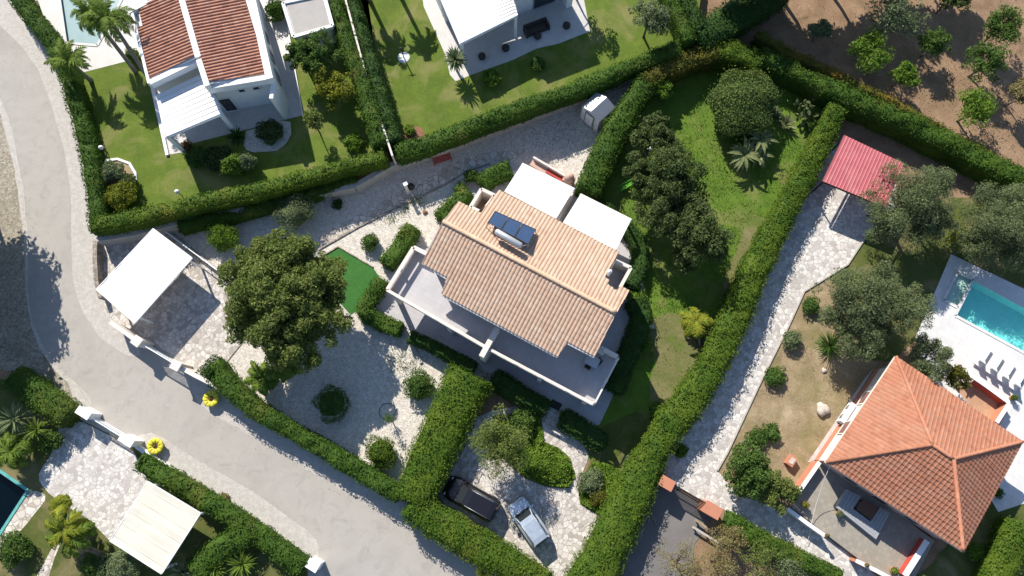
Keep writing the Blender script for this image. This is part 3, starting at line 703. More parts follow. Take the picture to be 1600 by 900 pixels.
sheet('terrace', [(578, 473), (603, 433), (640, 372), (668, 388), (700, 330), (745, 260), (800, 255), (905, 300), (992, 393), (1008, 470), (985, 554), (935, 664), (862, 625), (755, 578), (627, 508)], .06, 'tile_grey')
sheet('wild_garden', [(1010, 115), (1060, 95), (1130, 72), (1310, 165), (1220, 345), (1150, 500), (1110, 580), (1030, 705), (960, 830), (935, 830), (925, 720), (880, 680), (800, 640), (860, 632), (935, 668), (985, 560), (1010, 480), (1000, 400), (905, 300)], .010, 'wild', .1)
sheet('dry_patch', [(1172, 335), (1200, 340), (1175, 410), (1150, 462), (1128, 452), (1146, 400)], .018, 'drygrass', .2)
sheet('dry_patch', [(1008, 500), (1050, 488), (1105, 500), (1110, 560), (1060, 650), (1020, 680), (1015, 600), (1022, 560)], .018, 'drygrass', .3)
sheet('parking_yard', [(700, 690), (735, 655), (775, 640), (858, 628), (880, 630), (872, 655), (905, 685), (921, 712), (912, 735), (902, 765), (945, 806), (940, 840), (900, 925), (840, 925), (670, 785)], .014, 'crazy', .04)
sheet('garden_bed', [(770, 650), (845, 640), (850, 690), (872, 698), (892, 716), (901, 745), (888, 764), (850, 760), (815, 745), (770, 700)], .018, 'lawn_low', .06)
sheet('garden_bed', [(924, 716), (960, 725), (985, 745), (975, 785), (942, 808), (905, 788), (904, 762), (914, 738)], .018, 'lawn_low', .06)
sheet('dry_garden', [(1257, 455), (1300, 430), (1350, 560), (1390, 575), (1265, 730), (1240, 800), (1150, 780), (1120, 735), (1137, 707), (1187, 600), (1232, 510)], .008, 'bed_soil', .06)
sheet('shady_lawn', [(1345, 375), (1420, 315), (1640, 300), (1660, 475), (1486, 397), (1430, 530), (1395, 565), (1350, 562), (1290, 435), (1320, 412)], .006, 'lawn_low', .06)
sheet('gravel_drive', [(1290, 215), (1400, 262), (1400, 325), (1352, 372), (1325, 413), (1257, 455), (1233, 508), (1187, 600), (1137, 707), (1121, 735), (1155, 775), (1240, 800), (1345, 880), (1400, 925), (1320, 925), (1240, 860), (1150, 805), (1040, 755), (1035, 690), (1110, 580), (1150, 500), (1215, 350)], .012, 'crazydrive', .03)
sheet('asphalt_lane', [(1046, 757), (1118, 803), (1085, 850), (1078, 925), (930, 925), (985, 830), (1020, 740)], .016, 'asphalt', .03)
sheet('pool_deck', [(1486, 397), (1660, 480), (1680, 760), (1560, 800), (1500, 700), (1430, 540), (1430, 528)], .02, 'tile_white', 0, hole=[poolR, [(shelfR[0]), (1520.6, 436.6), (1496.6, 481), (shelfR[3])]])
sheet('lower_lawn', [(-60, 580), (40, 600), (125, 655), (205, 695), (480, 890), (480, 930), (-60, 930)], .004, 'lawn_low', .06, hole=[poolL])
sheet('paved_drive', [(95, 655), (128, 658), (195, 692), (214, 712), (232, 750), (170, 845), (140, 812), (105, 792), (72, 768), (58, 745), (85, 700)], .012, 'crazydrive', .06)
sheet('stone_path', [(0, 838), (48, 766), (60, 768), (75, 775), (8, 862), (-40, 925), (-60, 925)], .012, 'path', .04)
sheet('stone_path', [(75, 868), (95, 830), (108, 800), (112, 805), (85, 872), (68, 925), (45, 925)], .012, 'path', .04)
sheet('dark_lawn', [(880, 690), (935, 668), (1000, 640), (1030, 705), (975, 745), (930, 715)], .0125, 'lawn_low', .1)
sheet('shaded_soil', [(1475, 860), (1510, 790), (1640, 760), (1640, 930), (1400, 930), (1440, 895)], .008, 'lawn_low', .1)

# weeds tufts of the wild garden
nm = NM(); wp = np.array([P(x, y)[:2] for x, y in [(1010, 120), (1130, 80), (1305, 170), (1220, 340), (1150, 495), (1105, 580), (1030, 700), (985, 760), (940, 790), (925, 725), (1010, 640), (1020, 480), (1000, 400), (930, 300)]])
lo, hi = wp.min(0), wp.max(0); q = rng.uniform(lo, hi, (90000, 2)); q = q[inpoly(q[:, 0], q[:, 1], wp)]
k = wob(q[:, 0], q[:, 1], .8) + wob(q[:, 0] + 5, q[:, 1], 2.2) + rng.normal(size=len(q)) * .5; q = q[k > -.15]
for dp in ([(1172, 335), (1200, 340), (1175, 410), (1150, 462), (1128, 452), (1146, 400)], [(1008, 500), (1050, 488), (1105, 500), (1110, 560), (1060, 650), (1020, 680), (1015, 600), (1022, 560)]):
    q = q[~inpoly(q[:, 0], q[:, 1], [P(x, y)[:2] for x, y in dp]) | (rng.uniform(size=len(q)) < .12)]
q = q[:17000]; k = rng.uniform(.02, .12, len(q))
leafblock(nm, np.concatenate([q, k[:, None]], 1), np.tile([0, 0, 1.], (len(q), 1)), .06, .4, .7)
tag(nm.build('weeds', M['weeds']), kind='stuff')
# low ground cover in the two parking beds
nm = NM()
for bp in ([(775, 660), (845, 650), (850, 692), (872, 700), (890, 718), (899, 745), (886, 761), (850, 757), (815, 742)], [(926, 720), (960, 728), (983, 746), (973, 783), (942, 804), (908, 786), (907, 764), (916, 740)]):
    wp = np.array([P(x, y)[:2] for x, y in bp]); lo, hi = wp.min(0), wp.max(0); q = rng.uniform(lo, hi, (9000, 2)); q = q[inpoly(q[:, 0], q[:, 1], wp)]
    z = .12 + .3 * np.clip(wob(q[:, 0], q[:, 1], 1.3) + .55, 0, 1) * rng.uniform(.6, 1.1, len(q))
    leafblock(nm, np.concatenate([q, z[:, None]], 1), np.tile([0, 0, 1.], (len(q), 1)), .1, .5, .6)
tag(nm.build('ground_cover', M['bright']), kind='stuff')
# clover strip on the rough verge and dry grass on orchard ground
nm = NM(); q = rng.uniform([10, 22], [75, 60], (60000, 2)); kk = wob(q[:, 0], q[:, 1], .5) + wob(q[:, 0], q[:, 1] + 7, 1.9) * .8 + rng.normal(size=len(q)) * .4
pl_ = np.array([P(x, y)[:2] for x, y in [(1215, 40), (1300, -30), (1680, -30), (1680, 320), (1500, 215)]]); q = q[(kk > -.1) & inpoly(q[:, 0], q[:, 1], pl_)][:22000]
leafblock(nm, np.concatenate([q, rng.uniform(.02, .1, (len(q), 1))], 1), np.tile([0, 0, 1.], (len(q), 1)), .075, .3, .8)
tag(nm.build('dry_grass', M['dryleaf']), kind='stuff')

# pools (recessed basins)
def pool(name, label, poly, depth, zt, mat, wmat, tint=None, wl=.12, rim='tile_white', extra=None):
    pp = [P(x, y, zt) for x, y in poly]; c = sum(pp) / len(pp)
    t = thing(name, label, 'pool', (c[0], c[1], zt)); nm = NM(); n = len(pp)
    a = sum(pp[i][0] * pp[(i + 1) % n][1] - pp[(i + 1) % n][0] * pp[i][1] for i in range(n))
    if a < 0: pp = pp[::-1]
    v = [p - [0, 0, .004] for p in pp] + [p - [0, 0, depth] for p in pp]
    nm.add(v, [(i, (i + 1) % n, n + (i + 1) % n, n + i) for i in range(n)] + [tuple(range(n, 2 * n))]); nm.build('basin', M[mat], t)
    wn = NM(); wn.add([p - [0, 0, wl] for p in pp], [tuple(range(n))]); wn.build('water_surface', M[wmat], t)
    rn = NM(); 
    for i in range(n): rn.bar(pp[i] + [0, 0, .02], pp[(i + 1) % n] + [0, 0, .02], .22, .05)
    rn.build('coping', M[rim], t); return t
pool('swimming_pool', 'turquoise swimming pool with clear water in the white sun deck', poolR, 1.2, .02, 'pooltile', 'water')
pool('wading_pool', 'small pale square shallow pool at the corner of the turquoise pool', shelfR, .25, .03, 'poolshelf', 'water_shallow', wl=.10)
pool('covered_pool', 'pool under a pale grey cover beside the white house with palms', poolA, .5, .012, 'teal', 'palewater', wl=.2, rim='tile_pale')
pool('garden_pool', 'pool with shade painted into its water and a teal rim at the left picture edge', poolL, 1.6, .016, 'pool_shade', 'water_shade', wl=.12, rim='teal')  # shade is in liner and water colours; teal coping stands for lit water

# garden walls and kerbs
strip('garden_wall', [(553, 290), (613, 256), (700, 229), (800, 189), (900, 152), (1003, 111)], .38, 0, 1.3, 'concrete', 'low beige wall below the hedge along the white gravel yard', 'wall')
strip('garden_wall', [(150, 374), (205, 365), (270, 349), (400, 323), (553, 290)], .4, 0, 1.3, 'concrete', 'beige retaining wall behind the white carport awning and the lower hedge', 'wall')
strip('stone_wall', [(148, 376), (148, 410), (150, 440), (157, 465)], .35, 0, .9, 'stonewall', 'low rough stone wall between the road verge and the carport', 'wall')
strip('kerb', [(497, 390), (560, 354), (622, 323), (692, 290), (728, 268), (765, 256)], .12, 0, .1, 'stonewall', kind='structure')
strip('kerb', [(1352, 372), (1325, 413), (1257, 455), (1233, 508), (1187, 600), (1137, 707), (1121, 735)], .12, 0, .12, 'concrete', kind='structure')
strip('kerb', [(583, 417), (528, 385), (503, 400)], .1, 0, .1, 'stonewall', kind='structure')
strip('kerb', [(628, 508), (640, 533), (658, 567)], .25, 0, .15, 'concrete', kind='structure')
strip('kerb', [(377, 537), (353, 567)], .08, 0, .05, 'stonewall', kind='structure')
strip('boundary_wall', [(532, -30), (572, 118), (613, 243)], .15, 0, UP + 1.9, 'cream', 'thin pale wall between two parallel hedges of the villas', 'wall')
strip('kerb', [(473, 181), (452, 58), (440, -40)], .1, UP, UP + .12, 'white', kind='structure')
strip('kerb', [(222, 40), (236, 130), (261, 242)], .25, UP, UP + .18, 'white', kind='structure')
def sidewall(name, label, pts, wd, h, mat='cream', pill=(), phl=.25, pm=None, ps=.6):
    t = thing(name, label, 'wall', P(*pts[0], 0)); o = strip('wall_panel', pts, wd, 0, h, mat); o.parent = t; o.location = o.location - t.location
    for x, y in pill:
        p = P(x, y, h + phl); a = math.atan2(*(P(*pts[-1]) - P(*pts[0]))[[1, 0]])
        n = NM(); n.box((p[0], p[1], (h + phl) / 2), (ps, ps, h + phl), a); n.box((p[0], p[1], h + phl + .04), (ps + .12, ps + .12, .08), a); n.build('pillar', M[pm or mat], t)
    return t
sidewall('entrance_wall', 'cream wall with pillar at the road beside the carport', [(172, 503), (193, 518), (213, 533)], .3, 1.7, 'cream', [(214, 533)])
sidewall('entrance_wall', 'cream wall with square pillar between gate and road hedge', [(276, 571), (305, 587), (343, 606)], .3, 1.7, 'cream', [(275, 571)])
def gate(label, a, b, h, mat, name='sliding_gate'):
    A, B = P(*a, h), P(*b, h); t = thing(name, label, 'gate', (A[0], A[1], 0)); n = NM()
    for z in (.12, h * .5, h): n.bar((A[0], A[1], z), (B[0], B[1], z), .06, .08)
    n.build('frame', M[mat], t); n = NM(); d = B - A; k = int(np.linalg.norm(d) / .14)
    for i in range(k + 1):
        q = A + d * i / k; n.box((q[0], q[1], h / 2 + .05), (.045, .035, h - .1), math.atan2(d[1], d[0]))
    n.build('bars', M[mat], t); return t
gate('white sliding gate between two cream pillars of the carport drive', (217, 535), (273, 569), 1.7, 'whitemetal')
gate('dark bar gate between two orange pillars', (1053, 757), (1108, 789), 1.6, 'darkmetal')
gate('white low gate between two white pillars at the lower left', (142, 653), (188, 681), 1.2, 'whitemetal')
def pillar(label, x, y, sz, h, mat, rz, group=None, capm=None, name='gate_pillar'):
    p = P(x, y, h); t = thing(name, label, 'pillar', (p[0], p[1], 0), group)
    n = NM(); n.box((p[0], p[1], h / 2), (sz[0], sz[1], h), rz); n.build('shaft', M[mat], t)
    n = NM(); n.box((p[0], p[1], h + .05), (sz[0] + .1, sz[1] + .1, .1), rz); n.build('cap', M[capm or mat], t); return t
RZ = RAD(-30)
pillar('white gate pillar left of the lower left gate', 131, 645, (1.05, .5), 1.5, 'white', RZ)
pillar('white gate pillar beside the yellow planter at lower left', 198, 688, (1.05, .5), 1.5, 'white', RZ)
pillar('white end pillar where the roadside kerb stops near the bottom edge', 489, 883, (.8, .6), 1.4, 'white', RZ)
pillar('orange gate pillar touching the long hedge', 1042, 755, (.95, .7), 1.8, 'orange', RZ)
pillar('orange gate pillar among the dry shrubs', 1113, 797, (1.15, .8), 1.8, 'orange', RZ)
strip('roadside_wall', [(40, 588), (78, 614), (121, 641)], .3, 0, .9, 'white', 'white low wall behind the hedge left of the lower gate', 'wall')
strip('roadside_wall', [(212, 697), (300, 757), (395, 822), (478, 878)], .32, 0, .45, 'white', 'long white low wall between gravel verge and the lower hedge', 'wall')
# railing on kerb beside carport
A, B = P(258, 362, 1.0), P(356, 434, 1.0)
t = thing('garden_railing', 'white slim railing beside the carport awning', 'railing', (A[0], A[1], 0)); n = NM()
for z in (.5, 1.0): n.bar((*A[:2], z), (*B[:2], z), .06, .06)
n.build('rail', M['whitemetal'], t); n = NM(); n.bar((*A[:2], .12), (*B[:2], .12), .22, .24); n.build('base', M['concrete'], t)
for i in range(6):
    q = A + (B - A) * i / 5; n = NM(); n.box((q[0], q[1], .5), (.05, .05, 1.0)); n.build('post', M['whitemetal'], t)

# ================================================================== MAIN HOUSE
R1, R2 = P(692, 346, 6.9), P(963, 489, 6.9)
ru = nrm(R2 - R1); ru[2] = 0; ru = nrm(ru); rn_ = np.array([-ru[1], ru[0], 0])          # rn_ points to the back (up in the picture)
pit = RAD(17)
PF = plane_from(R1, -rn_ * math.sin(pit) + np.array([0, 0, math.cos(pit)]))              # front slope
PB = plane_from(R1, rn_ * math.sin(pit) + np.array([0, 0, math.cos(pit)]))               # back slope
front = [(692, 346), (963, 489), (928, 559), (885, 537), (870, 559), (689, 462), (698, 437), (659, 412)]
back = [(692, 346), (715, 316), (735, 323), (751, 333), (772, 305), (780, 298), (966, 396), (946, 430), (952, 447), (961, 455), (969, 449), (983, 455), (963, 489)]
hc = (R1 + R2) / 2
H = thing('main_house', 'house with pale rose tiled gable roof, solar panels and wide terraces in the middle', 'house', (hc[0], hc[1], 0))
def sc(poly, f=1.0): return poly
r = NM(); tile_sheet(r, PF, front, .28, .42, .055, step=.014); tile_sheet(r, PB, back, .28, .42, .055, step=.014)
r.build('roof', M['tileMain'], H)
r = NM(); caps(r, R1 + [0, 0, .06], R2 + [0, 0, .06], .15)
r.build('ridge_tiles', M['tileMain'], H)
r = NM()
for pl, poly in ((PF, front), (PB, back)): slab(r, [pl.hit(x, y) - [0, 0, .03] for x, y in poly], .16)
r.build('roof_slab', M['cream'], H)
gut = NM()
for a, b in (((780, 298), (966, 396)),):
    pa, pb = PB.hit(*a), PB.hit(*b); gut.tube([pa + rn_ * .08 - [0, 0, .06], pb + rn_ * .08 - [0, 0, .06]], .07, 8)
gut.build('gutter', M['darkmetal'], H)
# upper storey walls: stepped plan kept inside the roof outline
up = [(700, 352), (722, 327), (745, 338), (775, 312), (785, 307), (957, 398), (940, 432), (950, 452), (960, 462), (974, 462), (955, 492), (924, 541), (890, 523), (866, 537), (700, 448), (706, 433), (676, 416)]
upw = [P(x, y, 5.2)[:2] for x, y in up]
n = NM()
nn = len(upw)
tz = []
for x, y in upw: tz.append(min(PF.z(x, y), PB.z(x, y)) - .22)
v = [(x, y, 0) for x, y in upw] + [(x, y, z) for (x, y), z in zip(upw, tz)]
ar = sum(upw[i][0] * upw[(i + 1) % nn][1] - upw[(i + 1) % nn][0] * upw[i][1] for i in range(nn))
f = [(i, (i + 1) % nn, nn + (i + 1) % nn, nn + i) for i in range(nn)]
if ar < 0: f = [x[::-1] for x in f]
n.add(v, f); n.build('wall', M['cream'], H)
# balcony deck
balc = [(646, 385), (604, 452), (761, 543), (930, 631), (967, 558), (942, 545), (900, 470), (740, 390), (668, 398)]
bz = 3.0; zr = 4.0
bw = [P(x, y, zr) for x, y in balc]
n = NM(); n.prism(bw, bz - .25, bz, 0); n.build('balcony_floor', M['tile_grey'], H)
n = NM(); n.prism(inset(bw, -.02), bz - .45, bz - .252, 0); n.build('balcony_slab', M['cream'], H)
def balustrade(a, b, solid=.35, gap=.22, coping=.24):
    A, B = P(*a, zr), P(*b, zr); d = nrm(B - A); rz = math.atan2(d[1], d[0]); L = np.linalg.norm(B - A)
    n = NM(); n.bar((*A[:2], zr - .06), (*B[:2], zr - .06), coping, .12); o = n.build('coping', M['cream'], H)
    if solid:
        n = NM(); n.bar((*A[:2], bz + solid / 2), (*B[:2], bz + solid / 2), .16, solid); n.build('parapet', M['cream'], H)
    k = max(1, int(L / 1.7))
    for i in range(k + 1):
        q = A + (B - A) * (i / k); n = NM(); n.box((q[0], q[1], (bz + zr - .12) / 2), (.18, .18, zr - .12 - bz), rz); n.build('baluster', M['cream'], H)
balustrade((646, 386), (605, 452), .55, coping=.26); balustrade((605, 453), (757, 541), .5, coping=.22); balustrade((646, 386), (666, 396), .8, coping=.3)
balustrade((766, 546), (927, 631), .5, coping=.2); balustrade((930, 629), (966, 560), 0, coping=.12); balustrade((965, 557), (944, 546), .8, coping=.3)
A, B = P(777, 512, 4.2), P(752, 557, 4.2); n = NM(); n.bar((*A[:2], 2.1), (*B[:2], 2.1), .4, 4.2); n.build('partition_wall', M['cream'], H)
for x, y in ((612, 457), (845, 588), (918, 625), (700, 508)):
    p = P(x, y, zr); p = p + rn_ * .05; n = NM(); n.box((p[0], p[1], 1.27), (.32, .32, 2.54), math.atan2(ru[1], ru[0])); n.build('column', M['cream'], H)
# roof loggias (sunk balconies) with parapets
for poly, zf, zt, mat in (([(752, 295), (773, 305), (753, 332), (735, 323)], 3.4, 5.2, 'pinkwall'), ([(962, 407), (986, 418), (969, 449), (946, 440)], 3.4, 4.9, 'cream')):
    pw = [P(x, y, zt) for x, y in poly]; n = NM(); n.prism(pw, zf - .2, zf, 0); n.build('loggia_floor', M['tile_terra' if mat == 'pinkwall' else 'tile_grey'], H)
    n = NM()
    for i in range(4 if mat == 'pinkwall' else 2):
        a, b = pw[i], pw[(i + 1) % 4]; n.bar((*a[:2], zt / 2), (*b[:2], zt / 2), .24, zt, 0)
    n.build('loggia_wall', M['cream'], H)
p = PB.hit(950, 430); n = NM(); n.tube([p - [0, 0, .2], p + [0, 0, 1.0]], .1, 10); n.lathe([(.16, 1.0), (.16, 1.12), (.02, 1.2)], p, 10); n.build('vent_pipe', M['white'], H)
def wallwin(parent, a, b, z0, z1, frac, wd, fmat='white', gmat='window', off=.03, name='window'):
    """window on the wall from a to b (world xy), centre at frac"""
    a, b = np.array([*a[:2]]), np.array([*b[:2]]); d = nrm(b - a); nn = np.array([d[1], -d[0]]); c = a + (b - a) * frac + nn * off
    rz = math.atan2(d[1], d[0])
    n = NM(); n.box((*c, (z0 + z1) / 2), (wd, .06, z1 - z0), rz); o = n.build(name, M[gmat], parent)
    n = NM(); c2 = c + nn * .02
    for s_ in (-1, 1): n.box((*(c2 + d * s_ * wd / 2), (z0 + z1) / 2), (.08, .08, z1 - z0 + .08), rz)
    n.box((*c2, z1), (wd - .085, .08, .08), rz); n.box((*c2, z0), (wd - .085, .12, .08), rz)
    fo = n.build('frame', M[fmat], parent); fo.parent = o; fo.location = (0, 0, 0); return o
i0 = 13
for fr in (.12, .32, .68, .88):      # french windows onto the front terrace
    a, b = P(866, 537, 5.2), P(700, 448, 5.2); wallwin(H, b, a, bz + .05, bz + 2.05, fr, 1.3, 'white', 'window', -.0 + .05)
    wallwin(H, b, a, .1, 2.2, fr, 1.4, 'white', 'window', .05)
# solar heater
def on(pl, x, y, h): return pl.hit(x, y) + pl.n * h
SH = thing('solar_water_heater', 'blue solar panels with silver tank on the rose tiled roof', 'solar heater', PB.hit(797, 368))
c0, c1, c2, c3 = [on(PB, x, y, hh) for x, y, hh in ((772, 335, .45), (836, 364, .45), (823, 390, .75), (760, 356, .75))]
for k in range(3):
    a0, a1 = k / 3 + .008, (k + 1) / 3 - .008
    q = [c0 + (c1 - c0) * a0, c0 + (c1 - c0) * a1, c3 + (c2 - c3) * a1, c3 + (c2 - c3) * a0]
    n = NM(); slab(n, q, .08); o = n.build('solar_panel', M['solar'], SH)
    n = NM()
    for i in range(4): n.bar(q[i] + [0, 0, .005], q[(i + 1) % 4] + [0, 0, .005], .03, .06)
    fo = n.build('frame', M['darkmetal'], SH); fo.parent = o; fo.location = (0, 0, 0)
ta, tb = on(PB, 773, 370, .75), on(PB, 812, 393, .75); d = nrm(tb - ta)
n = NM(); n.tube([ta - d * .05, ta, ta + d * .06, tb - d * .06, tb, tb + d * .05], [.1, .19, .23, .23, .19, .1], 16); n.build('tank', M['tank'], SH)
n = NM()
for q in (c0, c1, c2, c3): n.tube([q - [0, 0, .05], q - PB.n * .75], .03, 6)
n.tube([c3 - [0, 0, .1], ta], .03, 6); n.tube([c2 - [0, 0, .1], tb], .03, 6); n.build('stand', M['greymetal'], SH)

canopy('pergola', 'white awning roof at the back of the main house, further left of the pair', [(817, 255), (897, 294), (868, 342), (788, 300)], 2.9, [(0, 0), (1, 0), (1, 1), (0, 1)], 'canvas', 'white awnings behind the main house', sag=.02)
canopy('pergola', 'white awning roof at the back of the main house, nearest the dark trees', [(908, 303), (986, 342), (962, 390), (880, 348)], 2.9, [(0, 0), (1, 0), (1, 1), (0, 1)], 'canvas', 'white awnings behind the main house', sag=.02)
strip('garden_wall', [(894, 296), (868, 345)], .45, 0, 2.2, 'cream', 'cream wall between the two white awnings', 'wall')
# barbecue wall behind awning
t = thing('barbecue_wall', 'reddish masonry barbecue counter behind the left white awning', 'barbecue', P(858, 272)); A, B = P(831, 252, 1.1), P(880, 281, 1.1)
n = NM(); n.bar((*A[:2], .55), (*B[:2], .55), .7, 1.1); n.build('counter', M['pinkwall'], t)
A2, B2 = A * .52 + B * .48, B; n = NM(); n.bar((*A2[:2], 1.13), (*B2[:2], 1.13), .45, .06); n.build('worktop', M['redwall'], t)
n = NM(); n.bar((*(A + rn_ * .25)[:2], 1.3), (*(B + rn_ * .25)[:2], 1.3), .15, .4); n.build('back_edge', M['cream'], t)
q = P(889, 279, 1.4); n = NM(); n.box((q[0], q[1], .7), (.9, .7, 1.4), math.atan2(ru[1], ru[0])); n.lathe([(.42, 1.4), (.4, 1.75), (.2, 2.0), (.02, 2.05)], (q[0], q[1], 0), 14); n.build('oven', M['pinkwall'], t)
# carport awning (front)
canopy('carport', 'large white awning carport beside the road at the left', [(239, 357), (300, 403), (210, 505), (150, 452)], 2.6, [(.06, .04), (.97, .05), (.95, .93), (.05, .93)], 'canvas', sag=.05, mid_bars=4)
canopy('carport', 'beige awning carport among hedges at the lower left', [(230, 752), (313, 802), (252, 897), (171, 845)], 2.5, [(.05, .05), (.95, .05), (.95, .95), (.05, .95)], 'beigecanvas', sag=.04, mid_bars=5)

# ================================================================== WHITE VILLA (upper left)
A0 = thing('white_villa', 'white villa with two red tiled roof slopes behind white parapets', 'house', P(345, 60))
pts = [(237, 128), (306, 94), (322, 136), (424, 119), (372, -60), (190, -60)]
hw = [P(x, y, 3.9) for x, y in pts]
n = NM(); n.prism([p[:2] for p in inset(hw, .02)], 0, 3.65); n.build('wall', M['white'], A0)
n = NM()
PL1 = Plane((238, 122, 3.9), (305, 88, 4.5), (212, 15, 3.9)); PL2 = Plane((324, 130, 4.6), (412, 117, 4.0), (288, 0, 4.6))
tile_sheet(n, PL1, [(219, 22), (275, -45), (286, 0), (304, 88), (240, 119), (234, 100)], .28, .45, .11, step=.01)
tile_sheet(n, PL2, [(285, -30), (377, -30), (412, 115), (325, 127), (292, 10)], .28, .45, .11, step=.01)
n.build('roof', M['tileA'], A0)
n = NM()
for pl, po in ((PL1, [(219, 20), (270, -50), (288, 0), (306, 89), (239, 121)]), (PL2, [(283, -34), (378, -34), (414, 117), (324, 129), (290, 10)])):
    slab(n, [pl.hit(x, y) - [0, 0, .03] for x, y in po], .15)
n.build('roof_slab', M['white'], A0)
def par(pa, za, pb, zb, wd, zl, nm):
    a, b = P(*pa, za), P(*pb, zb); nm_ = NM(); h0 = za - zl
    nm_.bar((a[0], a[1], (za + zl) / 2), (b[0], b[1], (zb + zl) / 2), wd, (za + zb) / 2 - zl); nm_.build('parapet', M['white'], A0)
n = 0
for a, za, b, zb, wd in (((284, -4), 4.75, (310, 88), 4.75, .45), ((311, 92), 4.75, (324, 132), 4.75, .42), ((386, -30), 4.35, (419, 121), 4.35, .55), ((323, 134), 4.30, (421, 118), 4.30, .4), ((236, 127), 4.20, (307, 93), 4.20, .4), ((208, 15), 4.10, (235, 128), 4.10, .22), ((204, 20), 4.10, (282, -22), 4.30, .3)):
    par(a, za, b, zb, wd, 3.6, n)
# wing wall and windows on the shaded front and side
a_, b_ = P(322, 136, 3.9), P(424, 119, 3.9)
for fr in (.46, .68): wallwin(A0, a_, b_, 2.6, 3.05, fr, .55, 'white', 'window', .02)
wallwin(A0, a_, b_, .05, 2.1, .12, 1.0, 'white', 'window', .02, 'door')
c_, d_ = P(424, 119, 3.9), P(372, -60, 3.9)
for fr in (.12, .3, .48): wallwin(A0, c_, d_, 1.1, 2.2, fr, .9, 'greymetal', 'window', .02)
a, b = P(423, 120, 3.9), P(423, 120, 3.9) + np.array([.25, -1.6, 0]); n = NM(); n.bar((a[0], a[1], 1.8), (b[0] - .3, b[1], 1.8), .3, 3.6); n.build('wing_wall', M['white'], A0)
n = NM(); q = [P(x, y, 3.2) for x, y in ((246, 150), (322, 114), (346, 178), (260, 214))]
t = thing('pergola', 'white slatted veranda roof in front of the white villa with red tiles', 'pergola', (*(sum(q) / 4)[:2], 0))
def slat_roof(q, t, k, mat='white', pitch=.9):
    n = NM()
    for i in range(k):
        a, b = (i + .5) / k, 1.0 / k * np.linalg.norm(q[3] - q[0]) * .90
        n.bar(q[0] * (1 - a) + q[3] * a, q[1] * (1 - a) + q[2] * a, b, .05)
    n.build('slat_roof', M[mat], t); n = NM()
    for i in range(4): n.bar(q[i] - [0, 0, .11], q[(i + 1) % 4] - [0, 0, .11], .12, .15)
    n.build('beam', M[mat], t)
slat_roof(q, t, 9)
for i in (2, 3):
    n = NM(); c = q[i] * .94 + (sum(q) / 4) * .06; n.box((c[0], c[1], 1.5), (.3, .3, 3.0), .4); n.build('post', M['white'], t)
# outbuilding
o = [P(x, y, 2.4) for x, y in ((443, 5), (506, -8), (519, 40), (459, 57))]
t = thing('outbuilding', 'small white box building with flat grey roof', 'building', (*(sum(o) / 4)[:2], 0))
n = NM(); n.prism([p[:2] for p in inset(o, .03)], 0, 2.25); n.build('wall', M['white'], t)
n = NM(); n.prism([p[:2] for p in inset(o, .2)], 2.22, 2.3); n.build('roof', M['roofgrey'], t)
n = NM()
for i in range(4): n.bar(o[i] - [0, 0, .1], o[(i + 1) % 4] - [0, 0, .1], .26, .25)
n.build('parapet', M['white'], t)
wallwin(t, o[3], o[2], .1, 2.0, .3, .8, 'white', 'shutter', .03, 'door')

# ================================================================== WHITE HOUSE (top centre)
t = thing('white_house', 'two storey white house at the top edge behind the paved patio', 'house', P(840, 0))
b0 = [P(x, y) for x, y in ((800, 26), (880, -4))]; d = nrm(b0[1] - b0[0]); nn = np.array([-d[1], d[0], 0])
bb = [b0[0] - d * .2 + nn * 2.1, b0[0], b0[1], b0[1] + nn * 8, b0[0] - d * .2 + nn * 8]; b2 = [b0[0] - d * 5.4 + nn * 2.4, b0[0] - d * .21 + nn * 2.4, b0[0] - d * .21 + nn * 8, b0[0] - d * 5.4 + nn * 8]
n = NM(); n.prism([p[:2] for p in bb], 0, 5.4); n.prism([p[:2] for p in b2], 0, 3.3); n.build('wall', M['white'], t)
n = NM(); n.prism([p[:2] for p in inset(bb, .12)], 5.4, 5.5); n.prism([p[:2] for p in inset(b2, -.05)], 3.3, 3.4); n.build('roof', M['roofgrey'], t)
wallwin(t, b0[0], b0[1], .06, 2.15, .62, 2.0, 'greymetal', 'window', .02, 'door')
q = b0[1] - nn * .55; n = NM(); n.box((q[0], q[1], 1.5), (.55, 1.1, 3.0), math.atan2(d[1], d[0])); n.build('pillar', M['white'], t)
q = [P(x, y, 3.1) for x, y in ((690, -2), (793, -32), (807, 24), (720, 68))]
t = thing('pergola', 'white slatted veranda roof over the grey patio at the top centre', 'pergola', (*(sum(q) / 4)[:2], 0)); slat_roof(q, t, 12)
for i in range(4):
    n = NM(); c = q[i] * .95 + (sum(q) / 4) * .05; n.box((c[0], c[1], 1.46), (.22, .22, 2.92), .45); n.build('post', M['white'], t)
t = thing('garden_sofa', 'dark wicker sofa on the grey patio at the top centre', 'sofa', P(836, 47)); rz = math.atan2(d[1], d[0]); c = P(838, 48)
for (dx, dy, z, sx, sy, sz, nme) in ((0, 0, .2, 2.1, .85, .4, 'seat'), (0, .38, .55, 2.1, .16, .5, 'backrest'), (-1.0, 0, .4, .16, .85, .62, 'armrest'), (1.0, 0, .4, .16, .85, .62, 'armrest')):
    n = NM(); n.box((c[0] + dx * d[0] + dy * nn[0], c[1] + dx * d[1] + dy * nn[1], z), (sx - (.36 if dx == 0 and dy == 0 else 0), sy - (.2 if dx == 0 and dy == 0 else 0), sz), rz); n.build(nme, M['dark'], t)
prev = None
